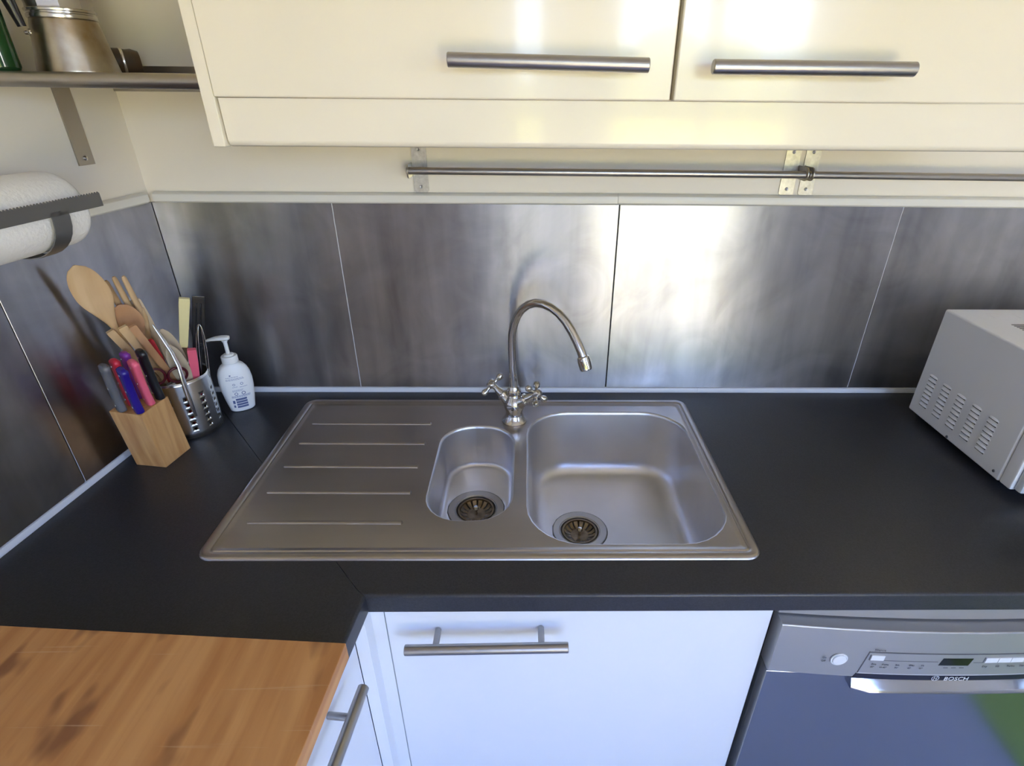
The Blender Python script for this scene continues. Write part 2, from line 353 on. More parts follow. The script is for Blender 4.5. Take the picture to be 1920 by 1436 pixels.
def glazing(name, x0, x1, mull):
    bm = new(); y0, y1 = YF - 0.09, YF - 0.03; w = 0.06
    box(bm, x0, x0 + w, y0, y1, 0, OPZ, 0.004); box(bm, x1 - w, x1, y0, y1, 0, OPZ, 0.004)
    box(bm, x0 + w, x1 - w, y0, y1, OPZ - w, OPZ, 0.004); box(bm, x0 + w, x1 - w, y0, y1, 0, 0.10, 0.004)
    for c in mull: box(bm, c - w * 0.7, c + w * 0.7, y0, y1, 0.10, OPZ - w, 0.004)
    f = struct(name, bm, 'frame')
    xs = [x0 + w] + [q for c in mull for q in (c - w * 0.7, c + w * 0.7)] + [x1 - w]
    for a, b in zip(xs[::2], xs[1::2]):
        bm = new(); box(bm, a, b, YF - 0.062, YF - 0.058, 0.10, OPZ - w); obj('pane', bm, 'glass', f)
    return f
glazing('door_1', DOORX0, DOORX1, [1.52]); glazing('window_1', SIDX0, SIDX1, [])
bm = new(); w = 0.05
box(bm, XR + .03, XR + .09, WY0, WY0 + w, WZ0, WZ1, .003); box(bm, XR + .03, XR + .09, WY1 - w, WY1, WZ0, WZ1, .003)
box(bm, XR + .03, XR + .09, WY0 + w, WY1 - w, WZ0, WZ0 + w, .003); box(bm, XR + .03, XR + .09, WY0 + w, WY1 - w, WZ1 - w, WZ1, .003)
w2 = struct('window_2', bm, 'frame')
bm = new(); box(bm, XR + .058, XR + .062, WY0 + w, WY1 - w, WZ0 + w, WZ1 - w); obj('pane', bm, 'glass', w2)
bm = new(); w = 0.05
lwall(LY1, LY1 - w, LZ0, LZ1, -.03, -.09); lwall(LY0 + w, LY0, LZ0, LZ1, -.03, -.09); lwall(LY1 - w, LY0 + w, LZ0, LZ0 + w, -.03, -.09); lwall(LY1 - w, LY0 + w, LZ1 - w, LZ1, -.03, -.09)
w3 = struct('fill_window', bm, 'frame'); bm = new(); lwall(LY1 - w, LY0 + w, LZ0 + w, LZ1 - w, -.058, -.062); obj('pane', bm, 'glass', w3)  # unseen window, added to brighten the microwave side and the board
# garden seen only as daylight and reflection
bm = new(); box(bm, -14, 18, -40, -7.0, -0.30, -0.16); struct('lawn', bm, 'lawn')
bm = new(); box(bm, -6, 9, -7.0, 4.0, -0.30, -0.12); struct('patio', bm, 'paving')
bm = new()
for i in range(26):
    x = -13 + i * 1.2 + random.uniform(-.3, .3); h = random.uniform(1.0, 2.0)
    m = Matrix.Translation((x, -15 + random.uniform(-1, 1), h * .8)) @ Matrix.Diagonal((1.1, 1.0, h, 1))
    bmesh.ops.create_icosphere(bm, subdivisions=3, radius=1, matrix=m)
for v in bm.verts: v.co += Vector((random.uniform(-.08, .08), random.uniform(-.08, .08), random.uniform(-.08, .08)))
o = obj('hedge', bm, 'hedge'); o['kind'] = 'structure'

# ---------------------------------------------------------------- splashback and its trims
ZT, ZP0, ZP1 = 0.90, 0.9125, 1.331
SEAMS = [XL + 0.0015, 0.111, 0.692, 1.274, 1.855, 2.40]
sb = thing('splashback', (0.7, -0.002, ZP0), 'brushed stainless steel splashback of tall panels on the wall behind the sink', 'splashback')
for k, (a, b) in enumerate(zip(SEAMS, SEAMS[1:])):
    bm = new(); box(bm, a + (0.0016 if k == 2 else 0.0007), b - (0.0010 if k == 1 else 0.0007), -0.0026 - random.uniform(0, .0005), -0.0006, ZP0, ZP1, 0.0004, 1); obj('panel', bm, 'splash', sb)
ss = thing('splashback', (lx(-0.5), -0.5, ZP0), 'stainless steel splashback on the left wall, behind the knife block', 'splashback')
for y0, y1 in ((-0.004, -0.3635), (-0.3655, -0.945), (-0.947, -1.53)):
    bm = new(); a, b = Vector((lx(y0), y0, 0)), Vector((lx(y1), y1, 0))
    poly = [a + LN * 0.0003, b + LN * 0.0003, b + LN * 0.0043, a + LN * 0.0043]
    prism(bm, [(p.x, p.y) for p in poly], ZP0, ZP1); bevel_where(bm, lambda e: True, 0.0005, 1); obj('panel', bm, 'splash', ss)
bm = new(); box(bm, XL - 0.001, XL + 0.0014, -0.006, -0.0004, ZP0, ZP1); struct('trim_1', bm, 'dark')
for i, x in enumerate(SEAMS[1:-1]):
    bm = new(); box(bm, x - 0.0012, x + 0.0014, -0.0005 if i == 1 else -0.0022, -0.0001, ZP0, ZP1); struct('trim_%d' % (8 + i), bm, 'dark' if i == 1 else 'seal')
PT = [(0, 0), (0.009, 0), (0.013, 0.003), (0.014, 0.010), (0.012, 0.016), (0.007, 0.0195), (0, 0.020)]
def wall_trim(name, a, b, out, prof, mat):
    bm = new(); extr(bm, prof, a, b, out, (0, 0, 1)); return struct(name, bm, mat)
wall_trim('trim_2', (XL + 0.016, -0.0003, 1.3315), (0.6861, -0.0003, 1.3325), (0, -1, 0), PT, 'trim')
wall_trim('trim_3', (0.6868, -0.0003, 1.3330), (2.40, -0.0003, 1.3275), (0, -1, 0), PT, 'trim')
y0, y1 = -0.018, -1.53
wall_trim('trim_4', (lx(y0) + .0003, y0, 1.3315), (lx(y1) + .0003, y1, 1.3315), LN, PT, 'trim')
PS = [(0, 0), (0.007, 0), (0.0075, 0.004), (0.005, 0.0105), (0, 0.0118)]
wall_trim('trim_5', (XL + 0.006, -0.0003, ZT + .0003), (0.912, -0.0003, ZT + .0003), (0, -1, 0), PS, 'seal')
wall_trim('trim_6', (0.9126, -0.0003, ZT + .0003), (2.40, -0.0003, ZT + .0003), (0, -1, 0), PS, 'seal')
wall_trim('trim_7', (lx(-.006) + .0003, -.006, ZT + .0003), (lx(-1.53) + .0003, -1.53, ZT + .0003), LN, PS, 'seal')

# ---------------------------------------------------------------- worktops
WT = 0.0365; YW = -0.6075; XW = 0.2775
hx0, hx1, hy0, hy1 = 0.02, 0.85, -0.52, -0.066
def mitre_y(x): return -0.004 + (x - XL) * (-0.599 + 0.004) / (0.265 - XL)
def mitre_x(y): return XL + (y + 0.004) * (0.265 - XL) / (-0.599 + 0.004)
g = 0.0004
M1 = (hx0, mitre_y(hx0)); M2 = (mitre_x(hy0), hy0)
back = [(XL + 0.002, -0.0045), (2.40, -0.0045), (2.40, YW), (XW + g, YW), (0.265 + g, -0.599), (M2[0] + g, M2[1]), (hx1, hy0), (hx1, hy1), (hx0, hy1), (M1[0], M1[1] + g)]
left = [(XL + 0.001, -0.0065), (M1[0], M1[1] - g), (hx0, hy0), (M2[0] - g, M2[1]), (0.265 - g, -0.599 - g), (XW, YW - g), (XW - 0.0906 * 1.3425, -1.95), (lx(-1.95) + .006, -1.95)]
bm = new(); prism(bm, back, ZT - WT, ZT)
bevel_where(bm, lambda e: all(abs(v.co.y - YW) < 1e-5 for v in e.verts) and all(v.co.z > ZT - 1e-4 or v.co.z < ZT - WT + 1e-4 for v in e.verts) and abs(e.verts[0].co.z - e.verts[1].co.z) < 1e-5, 0.005, 4)
tag(obj('worktop', bm, 'worktop', ang=40), 'charcoal black worktop along the back wall that holds the sink and microwave', 'worktop')
bm = new(); prism(bm, left, ZT - WT, ZT)
bevel_where(bm, lambda e: all(abs(v.co.x - XW - KL * (v.co.y - YW)) < 1e-4 for v in e.verts) and abs(e.verts[0].co.y - e.verts[1].co.y) > .5 and abs(e.verts[0].co.z - e.verts[1].co.z) < 1e-5, 0.005, 4)
tag(obj('worktop', bm, 'worktop', ang=40), 'charcoal black worktop along the left wall under the chopping board', 'worktop')

# ---------------------------------------------------------------- sink
sk = thing('kitchen_sink', (0.435, -0.295, ZT), 'inset stainless steel one and a half bowl sink with ribbed drainer', 'sink')
SX0, SX1, SY0, SY1 = 0.0, 0.87, -0.5418, -0.0478
ZD = ZT + 0.0012
bowlL = (0.5045, 0.8470, -0.5095, -0.0990, 0.092); bowlS = (0.3275, 0.4815, -0.4555, -0.1575, 0.066)
def outer_loop(i): return rrect(SX0 + i, SX1 - i, SY0 + i, SY1 - i, max(0.024 - i, 0.006))
bm = new()
prof = [(0, ZT + .0002), (0.0008, ZT + .0022), (0.0028, ZT + .0040), (0.006, ZT + .0047), (0.0105, ZT + .0047), (0.0135, ZT + .0040), (0.0150, ZT + .0026), (0.0165, ZT + .0023), (0.0185, ZT + .0036), (0.0205, ZT + .0036), (0.0235, ZT + .0020), (0.0275, ZD)]
loops = [[Vector((x, y, z)) for x, y in outer_loop(i)] for i, z in prof]
vl = rings(bm, loops, False, False)
inner = vl[-1]
hl = [rrect(*bowlL[:4], bowlL[4]), rrect(*bowlS[:4], bowlS[4])]
pts = [(v.co.x, v.co.y) for v in inner]; edges = [(i, (i + 1) % len(pts)) for i in range(len(pts))]
for h in hl:
    k = len(pts); pts += h; edges += [(k + i, k + (i + 1) % len(h)) for i in range(len(h))]
rv, re, rf, ov, oe, of = delaunay_2d_cdt([Vector(p) for p in pts], edges, [], 0, 1e-6)
outl = [(v.co.x, v.co.y) for v in inner]
dv = {}
def deck_vert(i):
    if i not in dv: dv[i] = bm.verts.new((rv[i].x, rv[i].y, ZD))
    return dv[i]
for t in rf:
    c = (sum(rv[i].x for i in t) / 3, sum(rv[i].y for i in t) / 3)
    if inside(c, outl) and not any(inside(c, h) for h in hl): bm.faces.new([deck_vert(i) for i in t])
bmesh.ops.remove_doubles(bm, verts=bm.verts, dist=1e-5)
obj('deck', bm, 'sink', sk, ang=30)
def bowl(name, spec, D, Rf, taper, dc, dr):
    x0, x1, y0, y1, r = spec; bm = new(); L_ = []
    pr = [(0, 0), (0.0008, -0.0002), (0.0022, -0.0012), (0.0034, -0.0032), (0.0042, -0.007)]
    for i in range(1, 5): pr.append((0.0042 + taper * i / 4, -0.007 - (D - Rf - 0.007) * i / 4))
    for a in range(1, 8):
        q = R_(90 * a / 7); pr.append((0.0042 + taper + Rf * (1 - math.cos(q)), -(D - Rf) - Rf * math.sin(q)))
    for i, z in pr:
        L_.append([Vector((x, y, ZD + z)) for x, y in rrect(x0 + i, x1 - i, y0 + i, y1 - i, max(r - i * 0.75, 0.02))])
    last = L_[-1]; c = Vector((dc[0], dc[1], ZD - D - 0.003))
    circ = []
    for p in last:
        d = Vector((p.x - c.x, p.y - c.y, 0)).normalized(); circ.append(c + d * (dr + 0.0008))
    mid = [p.lerp(q, 0.5) for p, q in zip(last, circ)]
    for p in mid: p.z = ZD - D - 0.0012
    L_ += [mid, circ]
    rings(bm, L_, False, False); o = obj(name, bm, 'bowl', sk, ang=60)
    # waste fitting: flange ring, slotted basket, knob
    cz = c.z
    bm = new(); lathe(bm, [(dr - 0.0006, -0.004), (dr - 0.0006, 0.0004), (dr - 0.002, 0.0018), (dr - 0.014, 0.0012), (dr - 0.0155, -0.0008), (dr - 0.0165, -0.0008), (dr - 0.0175, 0.0006), (dr - 0.0185, -0.001), (dr - 0.0195, -0.012), (dr - 0.0195, -0.03), (0.001, -0.03)], c, n=48, cap0=False)
    fl = obj('drain_flange', bm, 'drain', sk)
    rb = dr - 0.0205
    bm = new(); lathe(bm, [(rb, -0.003), (rb, -0.0005), (rb - 0.0035, -0.0005), (rb - 0.0045, -0.004), (rb - 0.003, -0.006)], c, n=40, cap0=False, cap1=False)
    ns = 16
    for s in range(ns):
        a0, a1 = 2 * math.pi * (s + .17) / ns, 2 * math.pi * (s + .83) / ns
        lo = [(rb - 0.0045, -0.004), (rb * 0.72, -0.0095), (rb * 0.5, -0.012)]
        V = [[bm.verts.new(c + Vector((rr * math.cos(a), rr * math.sin(a), h))) for a in (a0, (a0 + a1) / 2, a1)] for rr, h in lo]
        for u in range(2):
            for w in range(2): bm.faces.new((V[u][w], V[u][w + 1], V[u + 1][w + 1], V[u + 1][w]))
    lathe(bm, [(rb * 0.52, -0.0122), (rb * 0.45, -0.0115), (0.006, -0.0125), (0.001, -0.0125)], c, n=32, cap0=False)
    bk = obj('strainer_basket', bm, 'stained', sk)
    bm = new(); lathe(bm, [(0.0028, -0.0125), (0.0024, -0.004), (0.0042, -0.002), (0.0058, 0.002), (0.0045, 0.0055), (0.001, 0.0065)], c, n=18)
    k = obj('strainer_knob', bm, 'chrome', sk)
bowl('large_bowl', bowlL, 0.158, 0.038, 0.007, (0.6135, -0.304), 0.0565)
bowl('small_bowl', bowlS, 0.100, 0.012, 0.002, (0.4040, -0.3055), 0.0565)
for y in (-0.1500, -0.2252, -0.3037, -0.3803, -0.4580):
    bm = new(); w, h = 0.0044, 0.0032
    n = 12; xs = [0.0440, 0.0455, 0.049] + [0.08, 0.18, 0.26] + [0.2945, 0.2985, 0.3005]; sc_ = [0.2, 0.75, 0.8] + [0.85, 0.9, 0.95] + [1.0, 1.15, 0.3]
    rings(bm, [[Vector((x, y - 0.0015 * (x - .045) / .255 + w * s * math.cos(math.pi * i / (n - 1)), ZD - 0.0002 + h * s * math.sin(math.pi * i / (n - 1)))) for i in range(n)] for x, s in zip(xs, sc_)])
    obj('drainer_rib', bm, 'sink', sk, ang=60)

# ---------------------------------------------------------------- mixer tap
tp = thing('mixer_tap', (0.4775, -0.138, ZD), 'chrome swan-neck mixer tap with two cross-head handles behind the sink bowls', 'tap')
T0 = Vector((0.4775, -0.138, 0))
bm = new(); lathe(bm, [(0.0270, 0.0), (0.0270, 0.004), (0.0235, 0.008), (0.0185, 0.018), (0.0180, 0.026), (0.0215, 0.036), (0.0225, 0.044), (0.0190, 0.054), (0.0135, 0.062), (0.0125, 0.067), (0.0150, 0.070), (0.0150, 0.076), (0.0125, 0.079), (0.0105, 0.086)], T0 + Vector((0, 0, ZD)), n=32)
body = obj('tap_body', bm, 'chrome', tp)
az = R_(-40); hd = Vector((math.cos(az), math.sin(az), 0))
sp = [(0, .975), (-.001, 1.000), (-.0035, 1.040), (-.0045, 1.075), (-.003, 1.105), (.003, 1.128), (.012, 1.147), (.024, 1.163), (.040, 1.1755), (.058, 1.1830), (.077, 1.1850), (.096, 1.1820), (.113, 1.1745), (.129, 1.1625), (.143, 1.1470), (.155, 1.1300), (.1645, 1.1150), (.170, 1.1030)]
bm = new(); tube(bm, [T0 + hd * a + Vector((0, 0, z)) for a, z in sp], 0.0082, 18); obj('spout', bm, 'chrome', tp, ang=50)
e1 = T0 + hd * 0.1685 + Vector((0, 0, 1.1065)); e2 = T0 + hd * 0.1785 + Vector((0, 0, 1.0800)); dn = (e2 - e1).normalized()
bm = new(); lathe(bm, [(0.0088, 0), (0.0112, 0.002), (0.0112, 0.006), (0.0118, 0.0075), (0.0115, 0.024), (0.0105, 0.0265), (0.0085, 0.0265), (0.008, 0.022)], e1, dn, 24); obj('aerator', bm, 'chrome', tp)
yaw = R_(-24)
for s in (-1, 1):
    hv = Vector((math.cos(yaw) * s, math.sin(yaw) * s, 0)); d = (hv * 0.80 + Vector((0, 0, 0.60))).normalized()
    c0 = T0 + Vector((0, 0, ZD + 0.040)); 
    bm = new(); lathe(bm, [(0.0175, 0.004), (0.0150, 0.016), (0.0120, 0.027), (0.0130, 0.030), (0.0130, 0.034), (0.0095, 0.037), (0.0080, 0.048), (0.0060, 0.052), (0.0060, 0.060)], c0, d, 24)
    st = obj('valve_stem', bm, 'chrome', tp)
    hc = c0 + d * 0.064
    bm = new(); lathe(bm, [(0.0070, -0.006), (0.0096, -0.003), (0.0102, 0.005), (0.0088, 0.009), (0.0060, 0.011), (0.001, 0.0117)], hc, d, 20)
    cp = obj('cross_handle', bm, 'chrome', tp)
    u, v, _ = frame_of(d); rot = R_(33)
    for q in range(4):
        a = rot + q * math.pi / 2; dd = u * math.cos(a) + v * math.sin(a)
        bm = new(); lathe(bm, [(0.0046, 0.006), (0.0036, 0.011), (0.0040, 0.0155), (0.0062, 0.0190), (0.0074, 0.0238), (0.0062, 0.0285), (0.0030, 0.0310), (0.0005, 0.0314)], hc, dd, 16); obj('handle_arm', bm, 'chrome', cp)

# ---------------------------------------------------------------- wall cupboards
YD = -0.340
def bar_handle(parent, a, b, r, posts, face_dir, stand, mat='nickel'):
    a, b = Vector(a), Vector(b); bm = new(); rod(bm, a, b, r, 24, 0.0009); h = obj('handle', bm, mat, parent)
    for t in posts:
        p = a.lerp(b, t); bm = new(); rod(bm, p, p + Vector(face_dir) * stand, r * 0.62, 16, 0.0004); obj('handle_post', bm, mat, h)
    return h
def cupboard(x0, x1, label, endpanel, hx, hz, gap):
    c = thing('wall_cupboard', ((x0 + x1) / 2, -0.17, 1.52), label, 'cupboard', 'wall cupboards over the sink')
    xa = x0
    if endpanel:
        bm = new(); xa = 0.0965
        box(bm, 0.0800, xa, YD, -0.001, 1.4605, 2.22, 0.0015); obj('end_panel', bm, 'cream', c)
    bm = new(); box(bm, xa + 0.0005, x1, YD + 0.022, -0.001, 1.5215, 2.22, 0.001); obj('carcass', bm, 'cream', c)
    bm = new(); box(bm, xa + 0.001, x1 - gap, YD - 0.003, YD + 0.0205, 1.5205, 2.22, 0.0025, 3); d = obj('door', bm, 'cream', c)
    bar_handle(d, hx[0], hx[1], 0.0083, (0.16, 0.84), (0, 1, 0), 0.0365)
    return c
cupboard(0.0965, 0.6955, 'cream wall cupboard with a long steel bar handle, beside the shelf on the left', True,
         ((0.4085, -0.380, 1.5628), (0.6540, -0.380, 1.5588)), 0, 0.0030)
cupboard(0.6962, 1.2960, 'cream wall cupboard with a long steel bar handle, right of the cupboard joint', False,
         ((0.7322, -0.380, 1.5580), (0.9825, -0.380, 1.5572)), 0, 0.0010)
bm = new(); extr(bm, [(0, 0.0005), (0.0012, -0.050), (0.004, -0.056), (0.009, -0.0585), (0.016, -0.0585), (0.016, 0.0005)], (0.0985, -0.3345, 1.5190), (1.2975, -0.3345, 1.5190), (0, 1, 0), (0, 0, 1))
tag(obj('light_pelmet', bm, 'cream', ang=50), 'long cream pelmet board running under both wall cupboards', 'pelmet')

# ---------------------------------------------------------------- hanging rails
def rail_bracket(parent, x, lean, hook):
    bm = new()
    # strap with a hooked cheek that holds the bar
    z0, z1 = 1.3525, 1.4600
    P = [(x - .0145, z1), (x + .0145, z1), (x + .0145 - lean * 0, z0 + .003), (x + .0115, z0), (x - .0115, z0), (x - .0145, z0 + .003)]
    V0 = [bm.verts.new((a, -0.0006, z)) for a, z in P]; V1 = [bm.verts.new((a, -0.0026, z)) for a, z in P]
    bm.faces.new(V0[::-1]); bm.faces.new(V1)
    for i in range(6): bm.faces.new((V0[i], V0[(i + 1) % 6], V1[(i + 1) % 6], V1[i]))
    b = obj('bracket', bm, 'bracket', parent)
    xc = x + hook * 0.0165
    bm = new(); n = 20      # cheek plate standing out from the wall, round nose about the bar
    pr = [(-0.0008, 1.4075)] + [(-0.035 - 0.0125 * math.sin(R_(180 * i / n)), 1.3955 + 0.0125 * math.cos(R_(180 * i / n))) for i in range(n + 1)] + [(-0.0008, 1.3835)]
    rings(bm, [[Vector((xc + dx, y, z)) for y, z in pr] for dx in (-0.0011, 0.0011)]); obj('cheek', bm, 'bracket', b)
    for zz in (1.4318, 1.3635):
        bm = new(); lathe(bm, [(0.0034, 0), (0.0034, 0.0008), (0.0026, 0.0016), (0.0012, 0.0012), (0.0004, 0.0004)], (x, -0.0024, zz), (0, -1, 0), 14); obj('screw', bm, 'drain', b)
r1 = thing('utensil_rail', (0.66, 0, 1.352), 'long steel hanging rail on the wall behind the tap, empty', 'rail')
bm = new(); rod(bm, (0.2745, -0.035, 1.3968), (1.0455, -0.035, 1.3942), 0.0068, 20); obj('bar', bm, 'nickel', r1, ang=50)
rail_bracket(r1, 0.2945, 0, -1); rail_bracket(r1, 1.0250, 0, 1)
r2 = thing('utensil_rail', (1.4, 0, 1.352), 'steel hanging rail on the wall above the microwave, running out of view', 'rail')
bm = new(); rod(bm, (1.0475, -0.035, 1.3942), (1.95, -0.035, 1.3890), 0.0068, 20); obj('bar', bm, 'nickel', r2, ang=50)
rail_bracket(r2, 1.0640, 0, -0.72)

# ---------------------------------------------------------------- shelf in the corner and what stands on it
sh = thing('wall_shelf', (-0.09, -0.15, 1.531), 'narrow brushed steel shelf in the corner left of the wall cupboards', 'shelf')
x0b, x0f, x1s = lx(-0.005) + 0.004, lx(-0.30) + 0.006, 0.0785
bm = new(); prism(bm, [(x0b, -0.006), (x0f, -0.282), (x1s, -0.282), (x1s, -0.006)], 1.5455, 1.5485); obj('shelf_plate', bm, 'shelfsteel', sh)
bm = new(); pf = [(0, -0.0185), (0.010, -0.0178), (0.016, -0.013), (0.018, -0.0085), (0.016, -0.004), (0.010, 0.0), (0, 0.0008)]
extr(bm, pf, (x0f, -0.2822, 1.5490), (x1s, -0.2822, 1.5470), (0, -1, 0), (0, 0, 1)); obj('front_bar', bm, 'shelfsteel', sh, ang=60)
bm = new(); extr(bm, [(0, -0.030), (0.010, -0.030), (0.010, 0.010), (0, 0.010)], (x0b, -0.0008, 1.5560), (x1s, -0.0008, 1.5560), (0, -1, 0), (0, 0, 1)); obj('rear_rail', bm, 'shelfsteel', sh)
ya, yb = -0.138, -0.104
bm = new(); a, b = Vector((lx(ya), ya, 0)), Vector((lx(yb), yb, 0))
prism(bm, [((p + LN * q).x, (p + LN * q).y) for p, q in ((a, .0006), (b, .0006), (b, .0030), (a, .0030))], 1.4125, 1.5452); 
box(bm, lx(ya) + 0.001, 0.06, ya, yb, 1.5424, 1.5448); bk = obj('bracket', bm, 'shelfsteel', sh)
bm = new(); lathe(bm, [(0.0042, 0), (0.0040, 0.0014), (0.0022, 0.0026), (0.0004, 0.0028)], Vector((lx(-.121), -.121, 1.4235)) + LN * .003, LN, 14); obj('screw', bm, 'chrome', bk)

ZS = 1.5490
mk = thing('moka_pot', (-0.183, -0.172, ZS), 'tarnished aluminium stovetop coffee pot on the shelf', 'coffee pot')
c = Vector((-0.183, -0.172, ZS))
bm = new(); lathe(bm, [(0.0510, 0), (0.0530, 0.0015), (0.0530, 0.0035), (0.0424, 0.0660), (0.0412, 0.0685)], c, n=48); obj('boiler', bm, 'alu', mk, ang=30)
bm = new(); lathe(bm, [(0.0405, 0.0683), (0.0428, 0.0695), (0.0434, 0.0720), (0.0428, 0.0745), (0.0414, 0.0755), (0.0414, 0.0770), (0.0440, 0.0780), (0.0442, 0.0805), (0.0425, 0.0815)], c, n=48); obj('collar', bm, 'alu2', mk, ang=30)
bm = new(); lathe(bm, [(0.0430, 0.0816), (0.0425, 0.0850), (0.0500, 0.150), (0.0505, 0.153), (0.040, 0.158)], c, n=10); obj('jug', bm, 'alu2', mk, ang=20)
bm = new(); lathe(bm, [(0.049, 0.1575), (0.045, 0.163), (0.008, 0.172), (0.006, 0.178), (0.010, 0.186), (0.006, 0.192), (0.001, 0.193)], c, n=24); obj('lid', bm, 'alu2', mk)
hdv = Vector((-0.58, -0.82, 0)).normalized()
bm = new(); hp = [c + hdv * 0.046 + Vector((0, 0, 0.145)), c + hdv * 0.066 + Vector((0, 0, 0.144)), c + hdv * 0.070 + Vector((0, 0, 0.132)), c + hdv * 0.060 + Vector((0, 0, 0.096)), c + hdv * 0.0535 + Vector((0, 0, 0.057))]
tube(bm, hp, [0.007, 0.0085, 0.009, 0.0085, 0.0055], 12); obj('handle', bm, 'black', mk, ang=60)
vd = Vector((-0.72, -0.70, 0)).normalized()
bm = new(); lathe(bm, [(0.0050, 0.040), (0.0050, 0.046), (0.0032, 0.0475), (0.0030, 0.051), (0.0005, 0.052)], c + Vector((0, 0, 0.051)), vd, 12); obj('safety_valve', bm, 'chrome', mk)

bt = thing('glass_bottle', (-0.2345, -0.252, ZS), 'dark green glass bottle on the shelf, left of the coffee pot', 'bottle')
bm = new(); lathe(bm, [(0.014, 0.001), (0.0165, 0), (0.0200, 0.0018), (0.0222, 0.006), (0.0222, 0.095), (0.0180, 0.112), (0.0080, 0.128), (0.0072, 0.165), (0.0085, 0.167), (0.0085, 0.174), (0.0065, 0.176)], (-0.2345, -0.252, ZS), n=28); obj('bottle_body', bm, 'green', bt)
bm = new(); lathe(bm, [(0.006, 0.1762), (0.0085, 0.1765), (0.0085, 0.192), (0.006, 0.194)], (-0.2345, -0.252, ZS), n=18); obj('stopper', bm, 'black', bt)

cu = thing('wooden_cup', (-0.185, -0.052, ZS), 'small brown turned wooden cup lying on its side on the shelf behind the coffee pot', 'cup')
cd = Vector((0.78, 0.62, 0)).normalized(); cc = Vector((-0.199, -0.066, ZS + 0.0211))
bm = new(); lathe(bm, [(0.0150, 0.012), (0.0165, 0.001), (0.0185, 0), (0.0205, 0.003), (0.0205, 0.012), (0.0190, 0.022), (0.0200, 0.030), (0.0170, 0.040), (0.0005, 0.041)], cc, cd, 28); 
obj('cup_body', bm, 'brown', cu)
bm = new(); lathe(bm, [(0.0203, 0.0130), (0.0210, 0.0140), (0.0210, 0.0165), (0.0200, 0.0175)], cc, cd, 28, False, False); obj('metal_band', bm, 'alu2', cu)

# ---------------------------------------------------------------- kitchen paper on the left wall
def lw(y, d, z): return Vector((lx(y), y, z)) + LN * d
kp = tag(None or bpy.data.objects.new('paper_roll_holder', None), 'dark grey steel kitchen roll holder with serrated tear bar on left wall', 'roll holder'); COL.objects.link(kp); kp.location = lw(-.36, 0, 1.30)
bm = new(); nt_ = 74; ya, yb = -0.256, -0.62; dpl = 0.1265
top = []; bot = []
for i in range(nt_ * 2 + 1):
    t = i / (nt_ * 2); y = ya + (yb - ya) * t; p = lw(y, dpl, 0)
    top.append((p, 1.3885 + 0.0006 * t + (0.0026 if i % 2 else 0.0))); bot.append((p, 1.3700))
V = [[bm.verts.new((p.x, p.y, z)) for p, z in row] for row in (top, bot)]
W2 = [[bm.verts.new((p.x - LN.x * .0016, p.y - LN.y * .0016, z)) for p, z in row] for row in (top, bot)]
for i in range(nt_ * 2):
    bm.faces.new((V[0][i], V[0][i + 1], V[1][i + 1], V[1][i])); bm.faces.new((W2[0][i + 1], W2[0][i], W2[1][i], W2[1][i + 1]))
    bm.faces.new((V[0][i], W2[0][i], W2[0][i + 1], V[0][i + 1])); bm.faces.new((V[1][i + 1], W2[1][i + 1], W2[1][i], V[1][i]))
for i in (0, nt_ * 2): bm.faces.new((V[0][i], V[1][i], W2[1][i], W2[0][i]))
obj('tear_bar', bm, 'holder', kp)
rc, rr = 0.0640, 0.0540; za = 1.3680
bm = new(); loopsA = []      # curved arm from the bar round under the roll to the wall
path = [(dpl, 1.376), (dpl, 1.366)] + [(rc + (dpl - rc) * math.cos(R_(-a)), za + (dpl - rc - 0.003) * math.sin(R_(-a))) for a in range(15, 100, 12)] + [(0.040, za - 0.0585), (0.024, za - 0.049), (0.012, za - 0.030), (0.003, za - 0.012)]
for d, z in path:
    nn = Vector((d - rc, 0, z - za)).normalized()
    p0 = lw(-0.320, d, z); p1 = lw(-0.349, d, z); off = (LN * nn.x + Vector((0, 0, nn.z))) * 0.0016
    loopsA.append([p0, p1, p1 - off, p0 - off])
rings(bm, loopsA); obj('arm', bm, 'holder', kp, ang=50)
bm = new(); a, b = lw(-0.313, .0004, 0), lw(-0.356, .0004, 0)
poly = [a, b, b + LN * .0016, a + LN * .0016]; prism(bm, [(p.x, p.y) for p in poly], 1.3530, 1.44); obj('wall_plate', bm, 'holder', kp)
pr_ = thing('paper_towel_roll', lw(-.37, rc, za), 'white roll of kitchen paper in the holder on the left wall', 'paper roll')
bm = new(); ax_c = lw(-0.270, rc, za)
prf = [(0.021, 0.0005), (0.047, 0.0), (0.0505, 0.002), (0.0528, 0.006), (rr, 0.014), (rr, 0.205), (0.052, 0.213), (0.046, 0.216), (0.021, 0.2155), (0.0205, 0.21), (0.0205, 0.006)]
u, v, d = frame_of(-LT)
lp = [[ax_c + d * h + (u * math.cos(2 * math.pi * i / 48) + v * math.sin(2 * math.pi * i / 48)) * r for i in range(48)] for r, h in prf]
rings(bm, lp, closed=True); obj('paper', bm, 'paper', pr_, ang=50)
bm = new(); lathe(bm, [(0.0203, 0.003), (0.0185, 0.003), (0.0185, 0.213), (0.0203, 0.213)], ax_c, -LT, 32, False, False); obj('cardboard_core', bm, 'beech', pr_)

